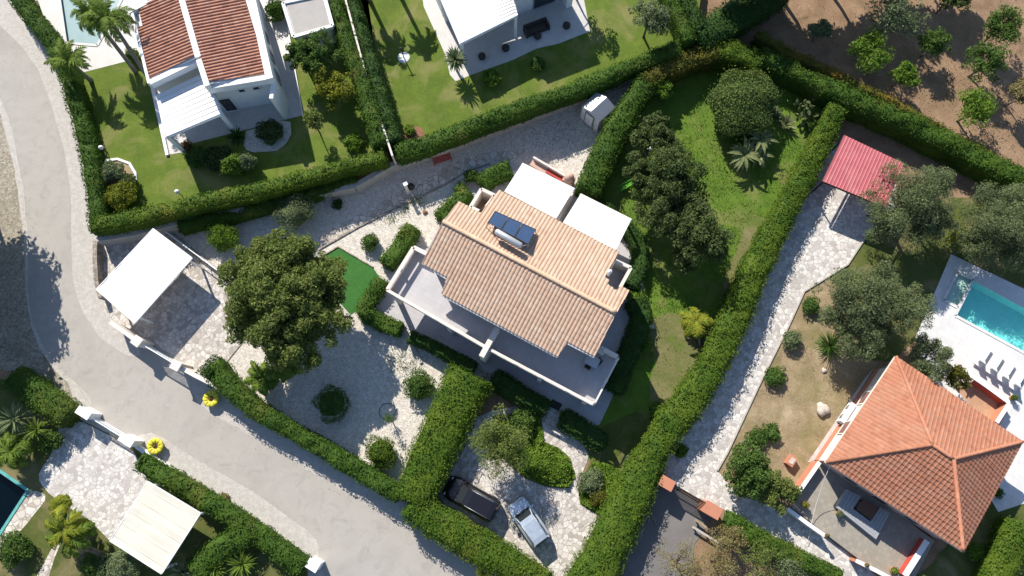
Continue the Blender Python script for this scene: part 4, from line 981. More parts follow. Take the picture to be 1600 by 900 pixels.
for x, y, lab in ((753, 90, 'dark round pouf on the patio nearest the spiky plant'), (790, 77, 'dark round pouf on the patio between two poufs and the sofa'), (840, 58, 'dark round pouf right in front of the wicker sofa'), (885, 42, 'dark round pouf by the sunlit edge of the patio')):
    p = P(x, y)
    if prev is None:
        n = NM(); n.lathe([(.02, 0), (.26, .01), (.32, .12), (.32, .32), (.26, .42), (.02, .44)], p, 20)
        prev = tag(n.build('pouf', M['dark'], origin=p), lab, 'pouf', 'dark poufs on the patio')
    else: dup(prev, p, label=lab)

# ================================================================== RED ROOF HOUSE (lower right)
ze, zk = 3.4, 5.7
ET, EL, EB, ER = (1400, 557), (1290, 722), (1505, 862), (1598, 690); K1, K2 = (1457, 695), (1490, 717)
t = thing('red_roof_house', 'house with orange red hipped tile roof and terrace at the lower right', 'house', P(1450, 690)); RH = t
e = [P(*q, ze) for q in (EL, EB, ER, ET)]; k1, k2 = P(*K1, zk), P(*K2, zk)
def pl3(a, b, c):
    q = Plane.__new__(Plane); q.o = a; q.n = nrm(np.cross(b - a, c - a)); q.n = q.n if q.n[2] > 0 else -q.n; return q
n = NM()
for a, b, c, po in ((e[0], e[1], (k1 + k2) / 2, [EL, EB, K2, K1]), (e[1], e[2], k2, [EB, ER, K2]), (e[2], e[3], (k1 + k2) / 2, [ER, ET, K1, K2]), (e[3], e[0], k1, [ET, EL, K1])):
    tile_sheet(n, pl3(a, b, c), po, .3, .36, .04, 'flat', step=.045)
for a, b in ((e[0], k1), (e[3], k1), (k1, k2), (k2, e[1]), (k2, e[2])): caps(n, a + [0, 0, .03], b + [0, 0, .03], .12)
n.build('roof', M['tileR'], t)
n = NM()
for po in ([e[0], e[1], k2, k1], [e[1], e[2], k2], [e[2], e[3], k1, k2], [e[3], e[0], k1]): slab(n, [p - [0, 0, .04] for p in po], .14)
n.build('roof_slab', M['pinkwall'], t)
wl = inset(e, .45)
n = NM(); n.prism(wl, 0, 3.3); n.build('wall', M['cream'], t)
n = NM(); n.prism(inset(e, .42), 0, .75); n.build('plinth', M['orange'], t)
n = NM()
for i in range(4): n.bar(e[i] - [0, 0, .12], e[(i + 1) % 4] - [0, 0, .12], .1, .12)
n.build('gutter', M['cream'], t)
n = NM(); a, b = np.array(wl[0]), np.array(wl[1]); d = nrm(b - a); nn = np.array([d[1], -d[0]])
n.bar((*(a + nn * .03), 1.75), (*(b + nn * .03), 1.75), .06, 2.95); n.build('front_wall', M['pinkwall'], t)
for fr in (.25, .5, .75): wallwin(t, wl[0], wl[1], .8 if fr != .5 else .5, 2.6, fr, 1.2, 'pinkwall', 'window', .08, 'window' if fr != .5 else 'door')
for fr in (.34, .66): wallwin(t, wl[3], wl[0], 1.15, 2.45, fr, 1.15, 'cream', 'shutter', .04)
sheet('house_path', [(1352, 590), (1366, 575), (1272, 722), (1262, 722)], .02, 'tile_pale')
# AC units on the wall
prev = None
for fr, lab in ((.47, 'white air conditioner box on the cream side wall, upper of two'), (.57, 'white air conditioner box on the cream side wall, lower of two')):
    a, b = np.array(wl[3]), np.array(wl[0]); d = nrm(b - a); nn = np.array([d[1], -d[0]]); c = a + (b - a) * fr + nn * .28
    tt = thing('air_conditioner', lab, 'air conditioner', (*c, .6), 'air conditioners on the cream wall'); n = NM(); n.box((*c, .95), (.85, .36, .65), math.atan2(d[1], d[0])); n.build('case', M['white'], tt)
    n = NM(); n.lathe([(.24, 0), (.24, .01), (.02, .015)], (0, 0, 0), 16); v = n.b[0][0].copy(); v = v[:, [0, 2, 1]]; n.b[0] = (np.stack([c[0] + v[:, 0] * d[0] + nn[0] * (.185 + v[:, 1]), c[1] + v[:, 0] * d[1] + nn[1] * (.185 + v[:, 1]), .95 + v[:, 2]], 1),) + n.b[0][1:]; n.build('fan_grille', M['greymetal'], tt)
    n = NM(); n.box((*c, .61), (.7, .3, .04), math.atan2(d[1], d[0])); n.box((*(c - nn * .1), .3), (.6, .08, .6), math.atan2(d[1], d[0])); n.build('bracket', M['greymetal'], tt)
# terrace in front of it
tp = [(1284, 722), (1236, 792), (1290, 834), (1345, 876), (1402, 905), (1428, 905), (1460, 845), (1420, 815)]
n = NM(); n.prism([P(x, y, .45)[:2] for x, y in tp], 0, .45); n.build('terrace_floor', M['tile_terrace'], t)
def rail_wall(name, lab, pts, h, mat, wd=.22, z0=.0, capm='white'):
    tt = thing(name, lab, 'wall', P(*pts[0])); o = strip('wall_panel', pts, wd, z0, h - .05, mat, zpx=h); o.parent = tt; o.location = o.location - tt.location
    o = strip('coping', pts, wd + .06, h - .05, h, capm, zpx=h); o.parent = tt; o.location = o.location - tt.location; return tt
rail_wall('terrace_wall', 'orange side wall with white top from roof corner to shrub', [(1281, 722), (1244, 775)], 1.3, 'orange')
rail_wall('terrace_wall', 'white topped low wall along the front of the terrace', [(1231, 795), (1262, 818), (1289, 837)], 1.1, 'cream')
rail_wall('terrace_wall', 'white topped orange wall at the bottom of the terrace near the picture edge', [(1338, 876), (1370, 892), (1400, 908)], 1.1, 'orange')
rail_wall('terrace_wall', 'bright red wall with white outer edge closing the terrace at the right', [(1449, 845), (1414, 900)], 1.2, 'redwall', .35)
# U shaped bench and table
zs = .47
tt = thing('garden_bench', 'grey slatted bench set around three sides of a brown table on the terrace', 'bench', (*P(1345, 790)[:2], .45)); sm = M['concrete']
oq = [P(x, y, .9) for x, y in ((1323, 764), (1391, 802), (1369, 843), (1307, 793))]; iq = [P(x, y, .9) for x, y in ((1346, 776), (1375, 792), (1360, 815), (1333, 795))]
for i in (1, 2, 3):
    a, b, c, dd = oq[i], oq[(i + 1) % 4], iq[(i + 1) % 4], iq[i]
    for j in range(4):
        f0, f1 = j / 4 + .01, (j + 1) / 4 - .01; n = NM() if j == 0 else n
        q4 = [a + (dd - a) * f0, b + (c - b) * f0, b + (c - b) * f1, a + (dd - a) * f1]; n.prism([p[:2] for p in q4], .47, .9)
    n.build('seat', M['greyfab'], tt)
tt = thing('garden_table', 'dark brown square table inside the grey bench', 'table', (*P(1352, 795)[:2], .45)); iq = inset(iq, .12)
n = NM(); n.prism(iq, 1.02, 1.08); n.build('tabletop', M['brownpot'], tt)
for p in inset(iq, .12): n = NM(); n.box((p[0], p[1], .735), (.08, .08, .57)); n.build('leg', M['darkmetal'], tt)
# patio with red wall behind the house, loungers
sheet('terracotta_patio', [(1492, 604), (1505, 588), (1575, 640), (1560, 668), (1530, 655)], .03, 'tile_terra')
rail_wall('patio_wall', 'red patio wall with white top behind the sun loungers', [(1505, 578), (1540, 602), (1577, 629)], 1.0, 'redwall', .22)
rail_wall('patio_wall', 'orange patio end wall with white top beside the pool deck', [(1576, 632), (1558, 660)], 1.0, 'orange', .22)
A, B = P(1505, 578, 0), P(1577, 629, 0); wd_ = nrm(B - A); wn = np.array([-wd_[1], wd_[0], 0]); la = math.atan2(wn[1], wn[0])
L0 = thing('sun_lounger', 'white sun lounger nearest the bushy shrub', 'sun lounger', (0, 0, 0), 'sun loungers on the pool deck')
n = NM(); n.box((.95, 0, .28), (1.9, .66, .05)); n.build('frame', M['whitemetal'], L0)
n = NM(); n.box((1.32, 0, .335), (1.15, .58, .06)); n.build('seat', M['white'], L0)
n = NM(); n.box((.42, 0, .55), (.8, .6, .06), 0, 0, RAD(42)); n.build('backrest', M['white'], L0)
n = NM(); n.box((.16, 0, .86), (.2, .56, .09), 0, 0, RAD(42)); n.build('pillow', M['greyfab'], L0)
for x in (.2, 1.7):
    for y in (-.26, .26): n = NM(); n.box((x, y, .1275), (.05, .05, .255)); n.build('leg', M['whitemetal'], L0)
for i, lab in enumerate((None, 'white sun lounger, second from the bushy shrub', 'white sun lounger, third from the bushy shrub', 'white sun lounger at the far end from the bushy shrub')):
    p = P(1520 + 18.2 * i, 575 + 12.2 * i, .02) + wn * .25 + [0, 0, 0]
    if i == 0: L0.location = p; L0.rotation_euler = (0, 0, la)
    else: dup(L0, p, la, lab)
# patio chairs
def chair(x, y, rz, lab, mat='white', z0=.03, grp=None, name='garden_chair'):
    c = P(x, y, z0); t = thing(name, lab, 'chair', c, grp)
    for (dx, dy, z, s, nme, ti) in ((0, 0, .43, (.46, .46, .05), 'seat', None), (-.23, 0, .7, (.05, .44, .45), 'backrest', -.15)):
        n = NM(); n.box((dx, dy, z), s, 0, 0, ti); n.build(nme, M[mat], t)
    for a in (-.2, .2):
        for b in (-.2, .2): n = NM(); n.box((a, b, .2), (.04, .04, .4)); n.build('leg', M['greymetal'], t)
    for ch in t.children: ch.location = (0, 0, 0); ch.data.transform(__import__('mathutils').Matrix.Translation(t.location))
    t.rotation_euler = (0, 0, rz); return t
chair(1502, 594, 2.2, 'white garden chair under the shrub at the red patio wall'); chair(1498, 588, 2.2, 'grey garden chair half under the shrub by the patio', 'greyfab')
t = thing('trellis', 'pair of slanting wooden boards at the patio entrance', 'trellis', P(1510, 598))
for a, b in (((1508, 583), (1513, 610)), ((1490, 602), (1499, 613))): n = NM(); n.bar(P(*a, 1.5), P(*b, .2), .18, .06); n.build('board', M['wood'], t)

# ================================================================== RED CARPORT ROOF
q = [P(x, y, 2.7) for x, y in ((1317, 213), (1409, 257), (1384, 324), (1285, 283))]
t = thing('carport', 'carport with pinkish red corrugated sheet roof beside the hedge', 'carport', (*(sum(q) / 4)[:2], 0)); c = sum(q) / 4; d = nrm(q[1] - q[0]); nn = nrm(q[0] - q[3])
n = NM(); v = []; f = []; k = 19 * 6
for i in range(k + 1):
    a = i / k; h = .02 * (1 if (i % 6) in (0, 1) else 0) + .0
    v += [q[0] + (q[1] - q[0]) * a + [0, 0, h + .25], q[3] + (q[2] - q[3]) * a + [0, 0, h]]
f = [(2 * i, 2 * i + 1, 2 * i + 3, 2 * i + 2) for i in range(k)]; n.add(v, f); n.build('roof', M['redmetal'], t)
n = NM()
for i in range(4):
    z0, z1 = (.12 if i in (0, 1) else -.1), (.12 if (i + 1) % 4 in (0, 1) else -.1)
    n.bar(q[i] + [0, 0, z0 - .02], q[(i + 1) % 4] + [0, 0, z1 - .02], .08, .14)
n.build('beam', M['darkmetal'], t)
for i in range(4): p = q[i] * .93 + c * .07; n = NM(); n.box((p[0], p[1], 1.25), (.12, .12, 2.5 + (.2 if i < 2 else 0)), .5); n.build('post', M['darkmetal'], t)

# ================================================================== SHED
q = [P(x, y, 2.05) for x, y in ((932, 144), (962, 168), (937, 190), (908, 166))]
t = thing('garden_shed', 'small grey white shed with a two pitch sheet roof beside the hedge', 'shed', (*(sum(q) / 4)[:2], 0))
n = NM(); n.prism(inset(q, .08), 0, 1.98); n.build('wall', M['whitemetal'], t)
ra, rb = (q[0] + q[1]) / 2 + [0, 0, .45], (q[2] + q[3]) / 2 + [0, 0, .45]
n = NM(); w3 = inset(q, .09)
for i, r_ in ((0, ra), (2, rb)): n.add([(*w3[i], 1.98), (*w3[i + 1], 1.98), (*(r_ * .98 + sum(q) / 4 * .02)[:2], 2.4)], [(0, 1, 2), (2, 1, 0)])
n.build('gable', M['whitemetal'], t)
n = NM(); slab(n, [q[3], rb, ra, q[0]], .05); n.build('roof_panel', M['tank'], t)
n = NM(); slab(n, [rb + [0, 0, -.002], q[2], q[1], ra + [0, 0, -.002]], .05); n.build('roof_panel', M['greymetal'], t)
wallwin(t, q[3], q[2], .1, 1.85, .5, .85, 'greymetal', 'whitemetal', .0, 'door')
# ================================================================== CARS
def bez(a, b, f): return a + (b - a) * f
def car(name, label, px0, px1, L, W, Ht, paint, hatch=True):
    """front at px0, rear at px1"""
    A, B = P(*px0, .6), P(*px1, .6); c = (A + B) / 2; d = nrm(A - B); rz = math.atan2(d[1], d[0])
    t = thing(name, label, 'car', (c[0], c[1], .016)); t.rotation_euler = (0, 0, rz)
    def fin(nm, nme, mats, par=None):
        o = nm.build(nme, mats, None, (0, 0, 0)); o.parent = par or t; return o
    hw = W / 2; nm = NM()
    st = [(.50, .66, .50), (.488, .80, .62), (.45, .93, .70), (.36, .985, .80), (.22, 1.0, .90), (.05, 1.0, .93), (-.2, 1.0, .95), (-.38, .98, .97), (-.46, .93, .95), (-.49, .84, .80), (-.5, .74, .55)]
    V = []
    sec = [(.0, .03), (.45, .025), (.82, -.01), (.95, -.07), (1.0, -.22), (.99, -9), (.93, -8)]
    for x, wf, zt in st:
        ring = []
        for yf, dz in sec:
            z = zt + dz if dz > -5 else (.42 if dz < -8.5 else .22)
            ring.append((x * L, yf * wf * hw, z))
        full = [(a, -b, z) for a, b, z in ring[::-1]] + ring[1:]
        V += full
    k = 2 * len(sec) - 1
    F = [(i * k + j, i * k + j + 1, (i + 1) * k + j + 1, (i + 1) * k + j) for i in range(len(st) - 1) for j in range(k - 1)]
    F += [tuple(range(k))[::-1], tuple((len(st) - 1) * k + j for j in range(k))]
    F = [f[::-1] for f in F]
    nm.add(V, F, 0, True)
    for sx in (-.5, .5): nm.box((sx * (L - .06), 0, .3), (.1, W * .7, .2), 0, 1)
    # greenhouse
    xf, xr, rf, rr = .27 * L, -.49 * L, .10 * L, -.44 * L; zb, zt = .93, Ht; bw, rw = hw * .90, hw * .70
    base = [np.array(q) for q in ((xf, -bw * .93, zb - .04), (xf, bw * .93, zb - .04), (xr, bw * .9, zb), (xr, -bw * .9, zb))]
    top = [np.array(q) for q in ((rf, -rw * .96, zt - .03), (rf, rw * .96, zt - .03), (rr, rw * .94, zt - .05), (rr, -rw * .94, zt - .05))]
    mt = [np.array(q) for q in ((rf - .35 * 1, -rw, zt + .02), (rf - .35, rw, zt + .02), (rr + .35, rw, zt + .01), (rr + .35, -rw, zt + .01))]
    nm.add(base + top + mt, [(0, 1, 5, 4), (1, 2, 6, 5), (2, 3, 7, 6), (3, 0, 4, 7), (4, 5, 9, 8), (5, 6, 10, 9), (6, 7, 11, 10), (7, 4, 8, 11), (8, 9, 10, 11)], 0, False)
    fin(nm, 'body', [M[paint], M['black']])
    def pane(a, b, c_, d_, fu=(.06, .94), fv=(.08, .92), nme='window'):
        q = [bez(bez(a, b, u), bez(d_, c_, u), v) for u, v in ((fu[0], fv[0]), (fu[1], fv[0]), (fu[1], fv[1]), (fu[0], fv[1]))]
        nrm_ = nrm(np.cross(q[1] - q[0], q[3] - q[0])); n = NM()
        ctr = (a + b + c_ + d_) / 4 - np.array([(xf + xr) / 2, 0, .9]); sg = 1 if nrm_ @ ctr > 0 else -1
        n.add([p + nrm_ * sg * .012 for p in q], [(0, 1, 2, 3) if sg > 0 else (3, 2, 1, 0)]); fin(n, nme, M['carglass'])
    pane(base[0], base[1], top[1], top[0], (.05, .95), (.1, .96), 'windshield')
    pane(base[3], base[2], top[2], top[3], (.07, .93), (.15, .92), 'rear_window')
    for i, j in ((1, 2), (0, 3)):
        pane(base[i], base[j], top[j], top[i], (.10, .48), (.12, .9), 'side_window'); pane(base[i], base[j], top[j], top[i], (.51, .93), (.12, .9), 'side_window')
    for sx in (.31, -.31):
        for sy in (-1, 1):
            n = NM(); n.tube([(sx * L, sy * (hw - .21), .31), (sx * L, sy * (hw - .2), .31), (sx * L, sy * (hw + .005), .31), (sx * L, sy * (hw + .015), .31)], [.27, .31, .31, .27], 20); wo_ = fin(n, 'wheel', M['black'])
            n = NM(); n.tube([(sx * L, sy * (hw + .0), .31), (sx * L, sy * (hw + .025), .31)], [.2, .18], 16); fin(n, 'rim', M['rim'], wo_)
    for sy in (-1, 1):
        n = NM(); n.box((.445 * L, sy * hw * .62, .655), (.16, .28, .09), sy * -.3); fin(n, 'headlight', M['lamp_clear'])
        n = NM(); n.box((-.478 * L, sy * hw * .74, .80), (.08, .18, .2), sy * .3); fin(n, 'tail_light', M['lamp_red'])
        n = NM(); n.box((.22 * L, sy * (hw + .07), .97), (.14, .22, .14), sy * -.2); fin(n, 'mirror', M[paint])
    if hatch:
        for sy in (-1, 1): n = NM(); n.tube([(rf - .2, sy * rw * .95, zt + .03), (rr + .2, sy * rw * .95, zt + .02)], .022, 6); fin(n, 'roof_rail', M['greymetal'])
    return t
car('parked_car', 'black parked car with dark windows beside the hedge', (698, 757), (776, 801), 4.25, 1.82, 1.56, 'carblack')
car('parked_car', 'silver blue parked car in the tree shade', (805, 784), (847, 846), 3.55, 1.66, 1.50, 'carsilver')

# ================================================================== PLANTERS, LAMPS, BENCH AND SMALL THINGS
def tyre_planter(x, y, lab, plant=True):
    c = P(x, y, .5); c[2] = .012; t = thing('tyre_planter', lab, 'planter', (c[0], c[1], .012), 'yellow tyre planters by the road')
    wob_ = lambda a, z: (.09 * abs(math.cos(5 * a)) if z > .4 else .015 * math.cos(20 * a))
    n = NM(); n.lathe([(.18, .02), (.30, .0), (.40, .1), (.38, .25), (.36, .4), (.44, .52), (.53, .56), (.50, .61), (.36, .62), (.2, .58), (.17, .50)], (c[0], c[1], .012), 50, 0, wob_)
    n.b[0] = ((n.b[0][0] - c) * [1.1, 1.1, 1.0] + c,) + n.b[0][1:]; n.build('tyre', M['yellow'], t)
    n = NM(); n.lathe([(.001, .53), (.2, .525)], (c[0], c[1], .012), 16); o = n.build('soil', M['brownpot'], t)
    n = NM()
    for i in range(10):
        a = i * .628 + .31; n.bar((c[0] + .27 * math.cos(a), c[1] + .27 * math.sin(a), .635), (c[0] + .54 * math.cos(a), c[1] + .54 * math.sin(a), .62), .025, .03)
    n.build('petal_gap', M['darkmetal'], t)
    if plant:
        n = NM(); q = rng.normal(size=(60, 3)) * [.06, .06, .04] + [c[0], c[1], .58]; leafblock(n, q, np.tile([0, 0, 1.], (60, 1)), .07, .4, .8); n.build('plant', M['redleaf'], t)
    return t
tyre_planter(330, 623, 'yellow flower shaped tyre planter in the shade of the road hedge')
tyre_planter(243, 697, 'yellow flower shaped tyre planter on the sunlit verge by the white pillar')
tyre_planter(757, 893, 'yellow tyre planter at the bottom edge below the wide hedge', False)
def lamp(x, y, h, lab, base=True, grp='white garden lamps'):
    p = P(x, y); t = thing('garden_lamp', lab, 'lamp', p, grp)
    n = NM(); n.tube([p, p + [0, 0, h]], .035, 8); n.build('post', M['darkmetal'], t)
    n = NM(); n.lathe([(.02, h - .02), (.15, h + .03), (.19, h + .15), (.14, h + .28), (.02, h + .33)], p, 14); n.build('lamp_globe', M['white'], t)
    return t
lamp(285, 306, .8, 'short white garden lamp on the lawn above the double hedge')
lamp(168, 238, .8, 'small white garden lamp beside the flower bed and hedge')
lamp(606, 243, 1.7, 'white lamp standing left of the thin wall end')
lamp(617, 240, 1.7, 'white lamp standing right of the thin wall end')
lamp(1011, 240, .8, 'small lamp in the dark trees beside the slide')
p = P(631, 90); t = thing('tap_column', 'dark post on a round white stone disc in the lawn', 'post', p)
n = NM(); n.lathe([(.001, .06), (.48, .06), (.52, .03), (.52, 0)], p, 28); n.build('base_disc', M['white'], t)
n = NM(); n.tube([p, p + [0, 0, 1.5]], .05, 8); n.tube([p + [-.25, 0, 1.42], p + [.25, .05, 1.42]], .04, 6); n.build('post', M['darkmetal'], t)
p = P(637, 299); t = thing('shower_post', 'tall white square post standing in the gravel yard', 'post', p)
n = NM(); n.box((p[0], p[1], .8), (.24, .2, 1.6), .5); n.build('column', M['white'], t); n = NM(); n.box((p[0] + .05, p[1] + .02, 1.63), (.34, .28, .06), .5); n.build('cap', M['whitemetal'], t)
n = NM(); q = P(642, 292); n.lathe([(.3, .0), (.3, .12), (.18, .25), (.02, .3)], (q[0], q[1], .01), 12); tag(n.build('garden_pot', M['darkmetal'], origin=q), 'dark squat pot at the foot of the tall white post', 'pot')
# red bench
c = P(690, 247, .3); c[2] = 0; a_ = math.atan2(*(P(700, 229) - P(613, 256))[[1, 0]])
t = thing('garden_bench', 'red wooden bench against the low wall under the hedge', 'bench', c)
ex, ey = np.array([math.cos(a_), math.sin(a_), 0]), np.array([-math.sin(a_), math.cos(a_), 0])
n = NM()
for k in range(4): q = c - ey * (.34 - k * .15); n.bar(q - ex * .78 + [0, 0, .45], q + ex * .78 + [0, 0, .45], .11, .04)
n.build('seat', M['redpaint'], t); n = NM()
for k in range(9): q = c + ey * .24 + ex * (-.7 + k * .175); n.bar(q + [0, 0, .5], q + ey * .16 + [0, 0, 1.0], .07, .03)
n.bar(c + ey * .4 - ex * .78 + [0, 0, 1.02], c + ey * .4 + ex * .78 + [0, 0, 1.02], .06, .08); n.build('backrest', M['wood'], t)
for sg in (-1, 1):
    q = c + ex * sg * .76; n = NM(); n.bar(q - ey * .4 + [0, 0, .65], q + ey * .28 + [0, 0, .65], .07, .05); n.build('armrest', M['wood'], t)
    for w_ in (-.36, .24): n = NM(); n.box(q + ey * w_ + [0, 0, .31], (.06, .06, .62), a_); n.build('leg', M['redpaint'], t)
# slide
A, B = P(1003, 276, 1.4), P(967, 296, .15); t = thing('garden_slide', "green children's slide with yellow and red top under the dark trees", 'slide', (*P(985, 292)[:2], 0))
n = NM(); n.bar(A, B, .42, .04); s_ = nrm(np.cross(B - A, [0, 0, 1]))
for sg in (-1, 1): n.bar(A + s_ * sg * .22 + [0, 0, .06], B + s_ * sg * .22 + [0, 0, .06], .05, .14)
n.build('chute', M['hedge'] if False else plain('green_plastic', (.10, .30, .03), .4, .06, 3), t)
n = NM(); n.box(A + nrm(A - B) * [.25, .25, 0] + [0, 0, -.02], (.5, .5, .05), .5); n.build('platform', plain('yellow_plastic', (.75, .6, .05), .4, .06, 3), t)
n = NM(); q = A + nrm(A - B) * [.5, .5, 0]; n.bar(q, (q[0] + .35, q[1] + .1, 0), .4, .05); n.build('ladder', M['redpaint'], t)
# balcony table and chairs, doormat
bt = P(924, 566, 3.0); t = thing('balcony_table', 'small table with pale top on the shaded balcony corner', 'table', bt)
n = NM(); n.box(bt + [0, 0, .72], (1.0, .8, .05), -.5); n.build('tabletop', M['tank'], t)
for dx, dy in ((-.35, -.25), (.35, -.25), (.35, .25), (-.35, .25)): n = NM(); n.box(bt + [dx, dy, .35], (.05, .05, .7)); n.build('leg', M['darkmetal'], t)
for x, y, rz, lab, m_ in ((918, 573, 1.0, 'dark balcony chair in front of the small pale table', 'dark'), (933, 567, -2.4, 'dark balcony chair right of the small pale table', 'dark'), (939, 551, -2.2, 'white balcony chair at the roof corner', 'white')): chair(x, y, rz, lab, m_, 3.0, 'chairs on the balcony', 'balcony_chair')
q = P(868, 633, .06); n = NM(); n.box(q + [0, 0, .02], (.85, .6, .03), -.48); tag(n.build('doormat', M['black'], origin=q), 'dark doormat where the garden path meets the terrace', 'doormat')
# boulders
def boulder(x, y, r, lab, mat='stone', flat=.7):
    c = P(x, y); n = NM(); v = []; a = 14; rows = [(.5, 0), (.95, .25), (1.0, .6), (.75, 1.0), (.35, 1.25), (.02, 1.3)]
    ph = rng.uniform(0, 6, 4)
    n.lathe([(r * q, r * z * flat) for q, z in rows], c, a, 0, lambda t_, z: .16 * math.sin(3 * t_ + ph[0] + z * 2) + .1 * math.sin(5 * t_ + ph[1] + z * 5)); return tag(n.build('boulder', M[mat], origin=c), lab, 'boulder')
boulder(1284, 640, .52, 'large pale boulder casting a shadow on the dry ground'); boulder(1287, 579, .2, 'small pale stone above the large boulder'); boulder(1018, 510, .24, 'pale rock at the shade edge beside the terrace lawn')
boulder(527, 323, .22, 'small dark stone in the shaded gravel', 'darkmetal'); boulder(664, 332, .2, 'small dark red lump on the pale gravel', 'redsoil')
q = P(1233, 720); t = thing('red_planter', 'red block shaped planter between the big shrub and the house', 'planter', q); n = NM(); n.box(q + [0, 0, .3], (.8, .55, .6), .9); n.build('box', M['orange'], t); n = NM(); n.box(q + [0, 0, .62], (.5, .34, .05), .9); n.build('soil', M['stone'], t)
# dead branch on the lane
t = thing('dead_branch', 'bleached dead branch lying on the shaded asphalt', 'branch', P(1018, 806)); n = NM(); b0_ = P(1016, 797, .1)
for q in ((1012, 818), (1026, 822), (1020, 812), (1024, 798)): n.tube([b0_, P((1016 + q[0]) / 2 + 1, (797 + q[1]) / 2, .14), P(*q, .06)], [.06, .05, .025], 6)
n.build('wood', M['palebark'], t)
# plank fence by the dry shrubs
for i, (a, b, lab) in enumerate((((1082, 823), (1126, 850), 'pale plank rail lying on the dirt beside the lane'), ((1086, 812), (1130, 842), 'brown plank rail behind the pale plank'))):
    n = NM(); n.bar(P(*a, .45), P(*b, .45), .16, .06); t = thing('plank_fence', lab, 'fence', P(*a)); n.build('rail', M['wood' if i else 'concrete'], t)
    for f_ in (.05, .5, .95): q = P(*a, .2) * (1 - f_) + P(*b, .2) * f_; n = NM(); n.box(q, (.1, .1, .42)); n.build('post', M['wood'], t)
# plant pots of the terrace
def pot(x, y, z, r, lab, leaf='mid', h=.35, lr=.3, mat='pot'):
    c = P(x, y, z); t = thing('plant_pot', lab, 'plant pot', c, None); n = NM(); n.lathe([(r * .7, 0), (r, h), (r * .9, h), (r * .85, h - .05), (.01, h - .06)], c, 16); n.build('pot', M[mat], t)
    n = NM(); d = nrm(rng.normal(size=(220, 3)) + [0, 0, .4]); leafblock(n, c + [0, 0, h + lr * .6] + d * lr * rng.uniform(.4, 1, (220, 1)), d, .07, .4, .6); n.build('plant', M[leaf], t)
pot(1393, 890, .45, .24, 'pot with a yellow green bush on the terrace at the bottom edge', 'bright'); pot(1255, 788, .45, .2, 'pot with pale yellow plant at the terrace corner', 'yellowleaf'); pot(1290, 836, 1.1, .13, 'small brown pot on the end of the white topped front wall', 'dryleaf', .2, .15); pot(1308, 802, .45, .2, 'pot with a pale flowering plant beside the grey bench', 'greyleaf', .3, .28); pot(1352, 882, 1.1, .13, 'small brown pot on the orange wall at the bottom edge', 'dryleaf', .2, .15)
pot(1579, 622, 0.02, .2, 'dark pot with round bush at the red patio wall corner', 'mid', .3, .3)
n = NM(); a, b = P(1299, 722, 3.4), P(1262, 850, .2); n.tube([a * (1 - f_) + b * f_ - [0, 0, .5 * math.sin(math.pi * f_)] for f_ in np.linspace(0, 1, 9)], .018, 5); tag(n.build('cable', M['whitemetal'], origin=a), 'thin pale cable from the red roof corner across the terrace', 'cable')
# red flower patch of round bed kerb
sheet('flower_bed', [(636, 195), (662, 200), (663, 217), (632, 219), (620, 216)], UP + .014, 'redsoil', .03); sheet('flower_bed', [(158, 252), (180, 247), (203, 252), (213, 272), (210, 300), (175, 310), (155, 290)], UP + .014, 'bed_soil', .03)
strip('kerb', [(163, 251), (183, 248), (202, 255), (211, 270), (212, 283)], .2, UP, UP + .1, 'white', kind='structure'); sheet('gravel_bed', [(385, 205), (440, 188), (456, 190), (455, 210), (447, 226), (430, 236), (395, 238), (380, 232)], UP + .02, 'gravel', .05)
# ================================================================== HEDGES
hedge([(2, -40), (28, 0), (76, 60), (97, 105), (112, 150), (127, 200), (139, 260), (146, 320), (150, 358)], 1.35, 2.6, 'dark green hedge curving beside the road from the top left', M['hedge'])
hedge([(146, 349), (220, 335), (300, 316), (400, 296), (500, 268), (600, 240)], 1.15, 2.9, 'long clipped hedge along the bottom of the lawn of the white villa', M['hedge_lime'], z0=1.2)
hedge([(276, 350), (340, 338), (420, 317), (500, 295), (555, 277)], .95, 1.5, 'narrow lower hedge just below the long clipped hedge', M['hedge'])
hedge([(512, -20), (540, 60), (566, 130), (595, 222)], 1.5, 3.2, 'hedge left of the thin pale boundary wall', M['hedge'], z0=1.2)
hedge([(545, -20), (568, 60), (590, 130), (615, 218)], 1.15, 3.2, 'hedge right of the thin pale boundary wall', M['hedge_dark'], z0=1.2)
hedge([(618, 236), (660, 224), (740, 194), (800, 171), (900, 137), (960, 112), (1000, 94), (1062, 71)], 1.3, 2.9, 'bright green hedge below the top centre lawn, along the low wall', M['hedge'], z0=1.2)
hedge([(1040, -30), (1058, 10), (1080, 60)], 1.15, 3.2, 'short hedge right of the grey olive tree', M['hedge'], z0=1.2)
hedge([(1066, -30), (1078, 5), (1096, 42)], 1.2, 3.2, 'short hedge next to the pale corner terrace at the top', M['hedge_dark'], z0=1.2)
hedge([(1092, 55), (1130, 30), (1170, 5), (1230, -35)], 2.3, 3.0, 'tall dark hedge running to the top edge beside the orchard', M['hedge_dark'], rough=.3)
hedge([(1194, 92), (1150, 74), (1118, 72)], 1.8, 2.4, 'yellowish green hedge corner where the orchard hedges meet', M['hedge_lime'], rough=.25)
hedge([(1122, 73), (1095, 79), (1060, 95), (1025, 110), (1008, 126)], 1.8, 2.4, 'hedge with rusty orange tips at the top corner of the wild garden', M['hedge_rust'], rough=.28)
hedge([(1012, 120), (995, 148), (975, 182), (945, 236), (918, 296)], 2.0, 2.4, 'green hedge running down between the white shed and the dark trees', M['hedge'], rough=.2)
hedge([(1185, 52), (1230, 75), (1283, 103), (1367, 144), (1450, 190), (1533, 234), (1610, 275)], .9, 1.7, 'thin brownish hedge along the orchard edge', M['hedge_rust'], rough=.3, dens=70)
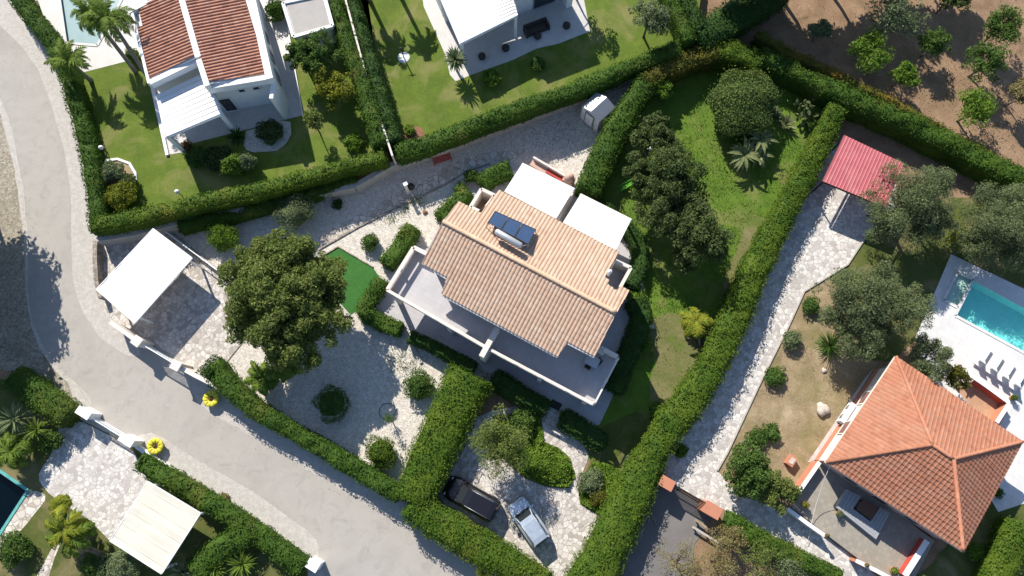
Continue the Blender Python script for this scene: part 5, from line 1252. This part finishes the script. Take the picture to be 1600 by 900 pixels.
hedge([(1190, 84), (1235, 103), (1272, 121), (1322, 146), (1388, 174), (1455, 203), (1522, 236), (1615, 284)], 1.6, 2.3, 'broad dark green hedge between the orchard hedge and red carport', M['hedge'], rough=.3)
hedge([(1312, 166, 1.6), (1285, 225, 1.7), (1250, 295, 1.8), (1218, 350, 1.8), (1179, 430, 2.0), (1149, 500, 2.2), (1112, 580, 2.1), (1063, 650, 2.4), (1023, 705, 2.4), (979, 800, 2.9), (941, 880, 3.1), (910, 945, 3.1)], 2.6, 2.1, 'very long tall hedge between the wild garden and the pale drive', M['hedge_lime'], rough=.2)
hedge([(328, 572, 1.5), (350, 600, 1.5), (400, 643), (500, 700), (560, 737), (622, 774)], 1.3, 1.9, 'clipped roadside hedge below the white gravel garden', M['hedge'])
hedge([(735, 585, 3.4), (707, 640, 3.3), (682, 695, 3.4), (655, 752, 3.0), (642, 785, 2.6)], 3.2, 2.4, 'wide flat topped hedge between gravel garden and parked cars', M['hedge_lime'], rough=.14)
hedge([(640, 786), (690, 823), (745, 855), (800, 888), (850, 922)], 2.2, 2.3, 'wide roadside hedge below the parked cars', M['hedge_lime'], rough=.14)
hedge([(214, 722), (260, 748), (330, 790), (400, 836), (472, 890)], 1.3, 1.5, 'dark green hedge behind the white roadside low wall', M['hedge'])
hedge([(388, 835), (340, 858), (300, 895)], 1.7, 1.6, 'hedge branching down beside the beige carport', M['hedge'])
hedge([(14, 588), (60, 622), (102, 652)], 1.9, 1.7, 'hedge left of the lower white gate pillar', M['hedge'])
hedge([(597, 436), (580, 462), (563, 482), (585, 500), (625, 514)], 1.2, 1.0, 'low hedge wrapping the left corner of the main terrace', M['hedge'])
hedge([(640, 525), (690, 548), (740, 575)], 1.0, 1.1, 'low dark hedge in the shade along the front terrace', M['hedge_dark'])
hedge([(602, 412), (622, 385), (644, 352)], 1.25, 1.3, 'bushy hedge left of the balcony end', M['hedge'], rough=.25)
hedge([(688, 340), (710, 318), (732, 298)], 1.5, 1.4, 'bushy hedge against the pink loggia corner', M['hedge'], rough=.25)
hedge([(752, 285), (775, 268), (797, 262)], 1.5, 1.3, 'bushy hedge at the corner of the left white awning', M['hedge'], rough=.25)
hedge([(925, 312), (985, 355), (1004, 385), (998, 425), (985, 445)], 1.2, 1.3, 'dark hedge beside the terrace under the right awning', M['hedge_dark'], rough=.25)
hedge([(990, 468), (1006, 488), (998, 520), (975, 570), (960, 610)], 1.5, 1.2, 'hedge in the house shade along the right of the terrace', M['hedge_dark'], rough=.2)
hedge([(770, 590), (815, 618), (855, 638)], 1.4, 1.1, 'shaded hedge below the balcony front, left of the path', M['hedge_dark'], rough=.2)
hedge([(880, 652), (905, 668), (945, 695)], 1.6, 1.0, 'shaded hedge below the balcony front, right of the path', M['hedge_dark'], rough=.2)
hedge([(1138, 812), (1190, 845), (1250, 873), (1315, 905)], 1.3, 1.2, 'low hedge between the paved lane and the dry shrubs', M['hedge'], rough=.2)
hedge([(1606, 822), (1585, 868), (1562, 920)], 1.9, 2.0, 'clipped hedge in the bottom right corner', M['hedge_lime'])

# ================================================================== TREES AND SHRUBS
tree(435, 468, 5.0, 3.65, 'huge dark spreading tree in the white gravel garden', 'carob', 150, 190, .115, .2, low=-.25, r0=.3, lobes=((505, 443, 4.6, 2.3), (452, 532, 4.4, 2.6), (462, 402, 4.7, 2.2), (390, 432, 4.7, 2.2), (397, 505, 4.5, 2.3), (497, 498, 4.5, 2.3), (420, 400, 4.5, 1.6), (475, 450, 5.6, 2.0)))
tree(785, 692, 3.2, 2.55, 'feathery yellow green tree above the parked cars', 'pepper', 75, 110, .11, .25, aspect=.25, droop=.5)
g_ = 'grey green olive trees around the pool'
tree(1420, 318, 4.0, 3.2, 'grey green olive tree covering the corner of the red carport roof', 'olive', 90, 192, .095, .24, aspect=.3, lobes=((1382, 346, 3.4, 1.6), (1456, 288, 3.6, 1.6), (1446, 360, 3.1, 1.6)), group=g_)
tree(1470, 345, 3.4, 1.4, 'small pale olive crown right of the red carport tree', 'olive', 26, 144, .095, .3, aspect=.3, group=g_)
tree(1560, 350, 2.9, 3.3, 'grey green olive tree at the right edge above the pool', 'olive', 100, 192, .095, .23, aspect=.3, lobes=((1522, 378, 2.3, 1.6), (1596, 320, 2.5, 1.6), (1586, 392, 2.0, 1.6)), group=g_)
tree(1338, 470, 3.8, 2.9, 'olive tree at the bend of the pale drive', 'olive', 80, 192, .095, .24, aspect=.3, lobes=((1300, 498, 3.2, 1.4), (1374, 440, 3.4, 1.4), (1364, 512, 2.9, 1.4)), group=g_)
tree(1408, 478, 3.8, 2.5, 'olive tree touching the pool deck corner', 'olive', 65, 192, .095, .25, aspect=.3, group=g_)
tree(1345, 520, 3.2, 2.3, 'lower olive tree above the top corner of the red roof', 'olive', 55, 192, .095, .26, aspect=.3, group=g_)
tree(1450, 562, 2.8, 1.9, 'bushy olive at the edge of the red roof by the loungers', 'olive', 50, 176, .095, .27, aspect=.3, group=g_)
tree(1492, 588, 2.0, 1.2, 'leafy shrub with some orange leaves beside the red patio', 'hedge_rust', 26, 80, .09, .3)
g_ = 'dark trees in the wild garden'
tree(1018, 215, 3.4, 1.7, 'dark tree nearest the rusty hedge in the wild garden', 'deep', 40, 153, .105, .28, group=g_, lobes=((1032, 195, 2.6, 1.0),))
tree(1002, 265, 3.3, 1.6, 'dark tree left of the slide', 'deep', 36, 153, .105, .28, group=g_)
tree(1050, 275, 4.2, 2.5, 'tall dark tree in the middle of the wild garden clump', 'deep', 60, 153, .105, .26, group=g_, lobes=((1075, 310, 3.4, 1.6), (1020, 300, 3.2, 1.5), (1045, 235, 3.4, 1.4)))
tree(1040, 335, 3.6, 2.2, 'dark tree right of the right white awning', 'deep', 50, 161, .105, .26, group=g_)
tree(1090, 365, 3.8, 2.6, 'dark tree at the lower end of the wild garden clump', 'deep', 60, 153, .105, .26, group=g_, lobes=((1115, 385, 3.0, 1.5), (1065, 335, 3.2, 1.6), (1075, 400, 2.6, 1.3)))
bush(1160, 158, 2.75, 3.4, 'big round dome shaped tree in the top of the wild garden', 'dome', .095, n=19000, name='tree', cat='tree', lump=.13)
tree(1038, 138, 1.6, 1.0, 'small yellow green bush tree in front of the rusty hedge', 'bright', 26, 70, .1, .32)
tree(492, 84, 2.6, 1.75, 'round dark green tree in front of the white box building', 'mid', 60, 100, .1, .25, rz=1.4)
tree(470, 90, 2.4, 1.3, 'green tree crown beside the round dark one at the villa side', 'mid', 36, 100, .1, .27, rz=1.2)
tree(524, 138, 2.2, 1.7, 'yellow leaved tree between the villa path and the hedge', 'yellowleaf', 50, 80, .1, .26)
tree(488, 188, 2.2, 1.0, 'small yellowish tree near the corner of the villa path', 'pepper', 24, 70, .09, .32)
bush(553, 222, .7, .9, 'small broad leaved plant in the lawn by the double hedge', 'bright', .12)
tree(1015, 28, 2.8, 1.8, 'grey leaved round tree on the lawn at the top', 'greyleaf', 60, 100, .09, .25)
rosette(712, 98, 1.0, 1.2, 'spiky round plant beside the patio corner post', 'greyleaf', 120, .06, up=(-.2, 1.4), bend=.5, z=1.2, name='dracaena')
p = P(712, 98, 1.2); n = NM(); n.lathe([(.12, 0), (.09, .8), (.1, 1.35)], (p[0], p[1], 0), 8); o = n.build('trunk', M['palebark'], origin=(p[0], p[1], 1.2)); o.parent = bpy.data.objects['dracaena']; o.location = (0, 0, 0)
bush(768, 122, .7, 1.0, 'pale leafy shrub in the shade edge of the white house', 'bright', .12)
bush(640, 203, .45, .5, 'small plant in the brown round bed in the lawn corner', 'bright', .09); bush(840, 100, .6, .8, 'dim shrub in the shaded lawn of the white house', 'mid', .1)
# villa front garden
bush(190, 305, 1.2, 1.3, 'yellow flowering shrub in the corner of the villa lawn', 'yellowleaf', .1, cat='shrub'); bush(172, 268, .9, 1.1, 'dark shrub in the curved flower bed left', 'greyleaf', .1); bush(200, 285, .7, .9, 'dark shrub in the curved flower bed next to the white kerb', 'deep', .1)
rosette(372, 216, .8, .8, 'dark spiky plant in the shaded gravel bed of the villa', 'hedge_dark', 60, .05, up=(-.1, 1.3)); bush(422, 205, 1.0, 1.1, 'dark round shrub in the shaded gravel bed of the villa', 'deep', .1)
bush(345, 250, 1.2, 1.2, 'dark round shrub below the veranda of the villa', 'deep', .1); bush(310, 245, .9, 1.0, 'dark shrub left under the veranda of the villa', 'mid', .1); bush(365, 258, .8, 1.9, 'pale leaved sapling catching light in the shaded villa lawn', 'bright', .11); bush(385, 252, .7, 1.7, 'second pale leaved sapling in the shaded villa lawn', 'greyleaf', .11); bush(290, 228, .5, .8, 'red leaved shrub at the veranda post', 'redleaf', .08); bush(205, 85, .6, .9, 'small round shrub where the lawn meets the pool deck', 'mid', .08)
bush(432, 14, 1.0, 1.3, 'round green shrub between the villa and the white box building', 'hedge', .09)
# palms of the villa
palm(170, 28, 5.2, 2.6, 'tall palm with arching green fronds beside the covered pool', nf=26, base=(236, 128), lift=(-.35, 1.0))
palm(142, 22, 4.6, 2.1, 'palm crown left of the tallest palm over the pool', nf=20, base=(212, 112), lift=(-.3, 1.0))
palm(108, 96, 2.9, 2.1, 'yellow green palm leaning over the road hedge', nf=20, base=(142, 126), lift=(-.4, 1.0))
# wild garden plants
g1 = bush(1178, 222, .8, 1.0, 'grey green bushy base among the big paddle leaved plant', 'greyleaf', .14)
def paddle(x, y, h, r, nlf, lab, mat='agave'):
    c = P(x, y, h); t = thing('banana_plant', lab, 'plant', (c[0], c[1], 0)); n = NM(); st = NM()
    for i in range(nlf):
        az = i * 2.39996; el = rng.uniform(.2, 1.0); L = r * rng.uniform(.7, 1.1); side = np.array([-math.sin(az), math.cos(az), 0]); p = np.array([c[0], c[1], h * .75]); st.tube([(c[0], c[1], 0), p], [.06, .03], 5); v = []
        for j in range(6):
            wj = (.02, .09, .14, .14, .1, .02)[j]; v += [p - side * wj + [0, 0, .03], p, p + side * wj + [0, 0, .03]]; p = p + np.array([math.cos(az) * math.cos(el), math.sin(az) * math.cos(el), math.sin(el)]) * L / 5; el -= .28
        n.add(v, np.array([(3 * j + q, 3 * j + q + 1, 3 * j + q + 4, 3 * j + q + 3) for j in range(5) for q in (0, 1)]), 0)
    n.build('leaves', M[mat], t); st.build('stem', M['mid'], t)
paddle(1165, 240, 1.6, 1.7, 22, 'large paddle leaved plant in the wild garden, lower left of a pair'); paddle(1190, 215, 1.7, 1.6, 20, 'large paddle leaved plant in the wild garden, upper right of a pair'); paddle(1188, 240, 1.3, 1.3, 16, 'smaller paddle leaved plant beside the tall hedge')
c = P(1250, 182); t = thing('cactus', 'prickly pear cactus with pale pads in the hedge corner', 'cactus', c); n = NM()
for i in range(46):
    z = rng.uniform(.2, 1.7); q = c + [rng.normal() * .55, rng.normal() * .55, z]; a = rng.uniform(0, 3.14); e = rng.uniform(.3, 1.2); ex_ = np.array([math.cos(a), math.sin(a), 0]); ez = np.array([-math.sin(a) * math.cos(e), math.cos(a) * math.cos(e), math.sin(e)]); nn_ = np.cross(ex_, ez); k = 10
    v = [q + ex_ * .14 * math.cos(2 * math.pi * j / k) + ez * .22 * math.sin(2 * math.pi * j / k) + nn_ * s_ * .025 for s_ in (-1, 1) for j in range(k)]
    n.add(v, [tuple(range(k))[::-1], tuple(range(k, 2 * k))] + [(j, (j + 1) % k, k + (j + 1) % k, k + j) for j in range(k)])
n.build('leaves', M['agave'], t); rosette(1226, 196, .9, .7, 'blue green agave beside the prickly pear', 'agave', 36, .08, up=(.1, 1.2), bend=.3); bush(1268, 196, .5, .7, 'small green shrub right of the prickly pear', 'mid', .08); bush(1212, 175, .5, .6, 'small shrub between the dome tree and the agave', 'greyleaf', .09)  # first mesh holds the cactus pads, flat stems rather than leaves
palm(1088, 502, 1.5, 1.7, 'yellowing palm with loose fronds beside the long hedge', 'palmyellow', 16, (1095, 540), lift=(-.3, .9), r0=.12)
bush(1028, 640, .6, .8, 'bright green bush at the shade edge by the long hedge', 'bright', .1); bush(1064, 704, .5, .6, 'bright tuft on the drive side of the long hedge', 'bright', .1)
bush(985, 722, .5, .7, 'pale bush against the long hedge in the house shade', 'greyleaf', .1); bush(924, 752, .95, .9, 'grey green mounded shrub beside the curving path', 'greyleaf', .08); bush(936, 778, .7, .8, 'shrub with orange tips in the bed near the silver car', 'hedge_rust', .08); bush(825, 640, .7, 1.0, 'leafy shrub in the shade above the feathery tree', 'mid', .1); bush(845, 725, 1.1, .7, 'mounded bright shrub in the parking bed', 'bright', .1); bush(815, 660, .9, 1.1, 'leafy shrub between the feathery tree and the house hedge', 'mid', .1); bush(872, 735, .9, .6, 'low bright shrub at the tip of the parking bed', 'bright', .1)
bush(998, 466, .8, 1.3, 'sunlit green shrub at the house corner in the shade gap', 'bright', .08); bush(1008, 540, .6, 1.0, 'small sunlit green shrub right of the shaded hedge', 'bright', .08)
# gravel garden round shrubs
g_ = 'round shrubs in the gravel garden'
bush(460, 330, 1.45, 2.3, 'grey green ball shaped shrub under the lower hedge', 'greyleaf', .07, group=g_); bush(348, 369, 1.15, 2.1, 'bright feathery shrub in shade beside the railing', 'bright', .13, aspect=.2)
bush(518, 630, 1.25, 1.6, 'dark green ball shaped shrub in the tree shade', 'mid', .075, group=g_); bush(655, 603, 1.15, 1.5, 'loose green ball shrub beside the wide hedge top end', 'mid', .08, group=g_); bush(595, 707, 1.2, 1.7, 'sunlit ball shaped shrub near the corner of two hedges', 'hedge_lime', .07, group=g_)
bush(578, 378, .7, .9, 'small airy shrub on the gravel above the artificial lawn', 'mid', .09); bush(527, 319, .45, .5, 'tiny dark shrub in the hedge shadow on gravel', 'hedge_dark', .08); bush(736, 275, .62, 1.0, 'round bush on the gravel left of the awning hedge', 'mid', .08); bush(720, 296, .6, .9, 'round bush between the path and the pink loggia', 'mid', .08)
bush(335, 580, 1.0, 2.1, 'dark bush at the start of the roadside hedge by the drive', 'hedge_dark', .08); palm(413, 590, 1.6, 1.7, 'low fan of green fronds under the huge tree', nf=24, base=(416, 600), lift=(-.2, 1.0)); palm(448, 572, 1.8, 1.4, 'second small palm partly under the huge tree', nf=18, base=(450, 580), lift=(-.2, 1.0))
c = P(612, 655); t = thing('sapling', 'thin sapling with two leaf tufts in the sunlit gravel', 'tree', c); n = NM(); n.tube([c, c + [.02, 0, .8], c + [-.03, .05, 1.7]], [.05, .04, .02], 6); n.build('trunk', M['bark'], t); n = NM()
for z in (.9, 1.7): q = rng.normal(size=(150, 3)) * [.17, .17, .15] + c + [0, 0, z]; leafblock(n, q, rng.normal(size=(150, 3)), .07, .4, 1)
n.build('crown', M['mid'], t); n = NM(); a = np.linspace(0, 6.283, 25); n.tube([P(605, 643) + [.62 * math.cos(q), .62 * math.sin(q), .05] for q in a], .02, 4); tag(n.build('wire_ring', M['darkmetal'], origin=P(605, 643)), 'thin dark wire ring lying on the gravel beside the sapling', 'ring')
# dry garden
bush(1268, 477, .72, .8, 'green broad leaved clump at the bend of the drive', 'mid', .14, n=420, aspect=.25); bush(1238, 531, .75, .9, 'grey green ball shrub at the edge of the drive', 'greyleaf', .08); rosette(1294, 541, 1.25, .9, 'dark green cycad with long leaves on the dry ground', 'mid', 110, .035, up=(-.1, 1.3), bend=.7, name='cycad'); bush(1212, 588, .85, .8, 'leafy green clump at the drive edge below the ball shrub', 'mid', .15, n=480, aspect=.25)
bush(1183, 684, .8, .8, 'leafy green clump above the big round shrub, left one', 'mid', .15, n=460, aspect=.25); bush(1206, 676, .75, .7, 'leafy green clump above the big round shrub, right one', 'mid', .15, n=420, aspect=.25)
tree(1172, 735, 1.7, 2.1, 'big dense round shrub beside the paved drive', 'mid', 90, 100, .1, .23, rz=1.5, low=-.6, cat='shrub', name='shrub'); tree(1215, 765, 1.6, 1.55, 'round shrub next to the terrace wall corner', 'carob', 55, 95, .1, .26, rz=1.4, low=-.6, cat='shrub', name='shrub')
tree(1505, 205 + 10, 1.5, .9, 'yellowish cypress tuft between the olives', 'yellowleaf', 20, 70, .08, .35) if False else None
bush(1503, 372, .8, 1.8, 'yellow green conifer tuft between two olive trees', 'yellowleaf', .08)
# dry shrubs at the bottom
g_ = 'dry shrubs at the bottom edge'
for x, y, r_, lab in ((1062, 878, 1.9, 'pale dry shrub left at the end of the asphalt lane'), (1120, 880, 1.7, 'pale dry shrub between the lane and the plank rails'), (1140, 840, 1.3, 'brown twiggy shrub beside the orange pillar'), (1185, 878, 1.6, 'yellow green dry shrub at the bottom edge')):
    tree(x, y, 1.5, r_, lab, 'dryleaf' if x != 1185 else 'pepper', 42, 55, .08, .3, group=g_, aspect=.3, cat='shrub', name='dry_shrub')
bush(1235, 885, 1.1, 1.4, 'grey leaved shrub at the bottom edge below the paved lane', 'greyleaf', .08)
bush(1525, 862, .6, .6, 'small green tuft in the dark shade below the red roof', 'bright', .08); bush(1560, 770, .4, .5, 'tiny shrub in the shade right of the red roof corner', 'mid', .08)
# lower left garden
rosette(30, 655, 1.3, 1.2, 'big spiky yucca clump at the left edge', 'greyleaf', 90, .05, up=(-.1, 1.4), z=1.0, name='yucca'); rosette(62, 672, 1.0, 1.0, 'spiky yucca right of the big one at the left edge', 'palm', 70, .05, up=(-.1, 1.4), z=.8, name='yucca'); palm(18, 705, 1.6, 1.6, 'bright bushy palm beside the dark pool', nf=26, base=(20, 715), lift=(-.3, 1.1)); bush(78, 690, .8, 1.2, 'leafy shrub at the edge of the pale paving', 'mid', .1)
palm(98, 828, 2.6, 2.0, 'yellow green palm between the pale paving and the beige carport', 'palmyellow', 12, (118, 850), lift=(-.35, 1.0)); palm(110, 838, 2.2, 2.1, 'green palm overlapping the yellow green one at the lower left', 'palm', 18, (128, 862), lift=(-.35, 1.0)); palm(92, 790, 2.0, 1.0, 'small upright palm near the corner of the pale paving', 'palmyellow', 12, (96, 800), lift=(-.2, 1.1))
p = P(175, 872); t = thing('cut_palm', 'brown bare palm stump beside the beige carport corner', 'tree', p); n = NM(); n.tube([p, p + [-.5, .7, 1.6], p + [-.9, 1.1, 2.3]], [.2, .16, .2], 10); n.build('trunk', M['bark'], t); n = NM(); q = p + [-.9, 1.1, 2.35]
for i in range(7): frond(n, q, i * .9, .7, .3, 1.8, 8, .2)
n.build('crown', M['dryleaf'], t)
bush(190, 885, 1.5, 1.6, 'grey blue bush at the bottom edge under the beige carport', 'greyleaf', .07); bush(148, 882, 1.0, 1.2, 'dark bush at the bottom edge left of the grey blue bush', 'mid', .08); bush(20, 858, 1.2, 1.3, 'dark bush by the stone path at the lower left edge', 'mid', .09)
rosette(338, 888, 1.0, .9, 'spiky palm shrub under the branching hedge', 'palm', 70, .045, up=(-.1, 1.4), z=.6, name='yucca'); rosette(382, 880, 1.1, 1.0, 'spiky palm shrub at the bottom edge near the low wall', 'palm', 70, .045, up=(-.1, 1.4), z=.7, name='yucca'); rosette(288, 893, .9, .8, 'spiky shrub at the beige carport bottom corner', 'greyleaf', 60, .045, up=(-.1, 1.4), z=.5, name='yucca')
# orchard
g_ = 'orchard trees on brown soil'
for x, y, h_, r_, mat, lab in ((1395, 28, 2.6, 2.3, 'greyleaf', 'large sprawling grey green orchard tree at the top'), (1360, 82, 2.2, 1.65, 'bright', 'bright green orchard tree below the sprawling one'), (1282, 48, 1.6, .95, 'greyleaf', 'sparse thin orchard tree near the dark shade'), (1460, 68, 2.0, 1.25, 'mid', 'medium orchard tree in the middle of the top right'), (1412, 118, 1.8, 1.1, 'bright', 'small bright orchard tree closest to the brownish hedge'), (1565, 42, 2.4, 1.6, 'mid', 'leafy orchard tree near the top right corner'), (1540, 98, 2.2, 1.6, 'mid', 'dark green orchard tree below the leafy corner tree'), (1522, 170, 2.2, 1.6, 'bright', 'lowest orchard tree, bright with a long shadow'), (1600, 145, 2.2, 1.0, 'dryleaf', 'orchard tree cut by the right picture edge'), (1490, -6, 2.4, 1.4, 'deep', 'dark orchard tree at the top edge')):
    tree(x, y, h_, r_ * 1.12, lab, mat, int(26 + 16 * r_), 60, .13, .32, group=g_, low=-.25, aspect=.35)
# trees just outside the picture whose shade falls into it
g_ = 'tall shade trees outside the picture'
for i, (x, y, h_, r_) in enumerate(((1185, -70, 5.5, 3.2), (1255, -75, 5.5, 3.4), (1330, -85, 5.0, 3.2), (1400, -110, 5.0, 3.0), (1480, -95, 4.5, 2.4))):
    tree(x, y, h_, r_, 'tall dense tree beyond the top edge shading the orchard', 'deep', 90, 110, .2, .3, group=g_)
for i, (x, y, h_, r_) in enumerate(((-88, 290, 5.0, 3.5), (-92, 372, 5.0, 3.7), (-98, 452, 5.0, 3.5), (-60, 520, 3.6, 2.4))):
    tree(x, y, h_, r_, 'tall dense tree left of the picture shading the rough verge', 'deep', 90, 110, .2, .3, group='shade trees left of the picture')
palm(562, -48, 4.2, 1.9, 'palm beyond the top edge shading the lawn, left of two', nf=18, group='palms beyond the top edge'); palm(612, -58, 4.2, 1.7, 'palm beyond the top edge shading the lawn, right of two', nf=16, group='palms beyond the top edge'); tree(905, -40, 3.2, 1.6, 'small tree beyond the top edge beside the white house', 'mid', 24, 60, .12, .3)

# ------------------------------------------------------------------ fallen leaves along edges, weeds in the gravel
nm = NM(); Q = []
for pts_, w_, n_ in (([(312, 628), (400, 680), (550, 770), (647, 825), (750, 880)], .3, 200), ([(37, 300), (45, 400), (67, 540), (117, 597)], .7, 200), ([(650, 790), (680, 700), (720, 610)], 1.6, 300), ([(345, 605), (450, 660), (620, 760)], 1.2, 300), ([(1230, 350), (1160, 500), (1090, 640)], 1.3, 520), ([(430, 560), (480, 600), (540, 560)], 2.2, 420), ([(320, 340), (450, 310), (600, 270)], 1.3, 300), ([(1250, 500), (1290, 600), (1230, 700)], 1.6, 700), ([(1330, 560), (1290, 560)], 1.2, 300)):
    pth = resample(np.array([P(x, y)[:2] for x, y in pts_]), .1); q = pth[rng.integers(0, len(pth), n_)] + rng.normal(size=(n_, 2)) * w_; Q.append(q)
Q = np.concatenate(Q); leafblock(nm, np.concatenate([Q, np.full((len(Q), 1), .04)], 1), np.tile([0, 0, 1.], (len(Q), 1)), .04, .45, .3)
tag(nm.build('leaf_litter', M['dryleaf']), kind='stuff')
nm = NM(); Q = []
for x, y, w_, n_ in ((628, 562, .8, 420), (640, 575, .5, 160), (612, 342, .3, 120), (632, 328, .3, 120), (655, 312, .3, 150), (640, 315, .25, 80), (690, 520, .3, 60), (760, 590, .4, 120), (880, 210, 1.4, 200), (850, 215, 1.2, 120)):
    Q.append(P(x, y)[:2] + rng.normal(size=(n_, 2)) * w_)
Q = np.concatenate(Q); leafblock(nm, np.concatenate([Q, rng.uniform(.02, .12, (len(Q), 1))], 1), np.tile([0, 0, 1.], (len(Q), 1)), .07, .3, .8)
tag(nm.build('gravel_weeds', M['mid']), kind='stuff')
bush(350, 777, .35, .35, 'small brown dry clump on the sunlit verge beside the low wall', 'dryleaf', .09)

# ------------------------------------------------------------------ lift what stands in the two raised villa gardens onto their terrace
ZA = [P(x, y)[:2] for x, y in ((104, 112), (60, -60), (560, -60), (596, 232), (166, 338))]
ZBB = [P(x, y)[:2] for x, y in ((540, -60), (1060, -90), (1060, 66), (1000, 93), (800, 166), (624, 232))]
for o in list(S.objects):
    if o.parent or o.type not in ('MESH', 'EMPTY') or o.get('kind') or o.get('category') in ('hedge', 'wall'): continue
    x, y = o.location[0], o.location[1]; xa, ya = np.array([x]), np.array([y])
    if inpoly(xa, ya, ZA)[0] or inpoly(xa, ya, ZBB)[0]:
        o.location = (x * (1 - UP / CAMH), y * (1 - UP / CAMH), o.location[2] + UP)
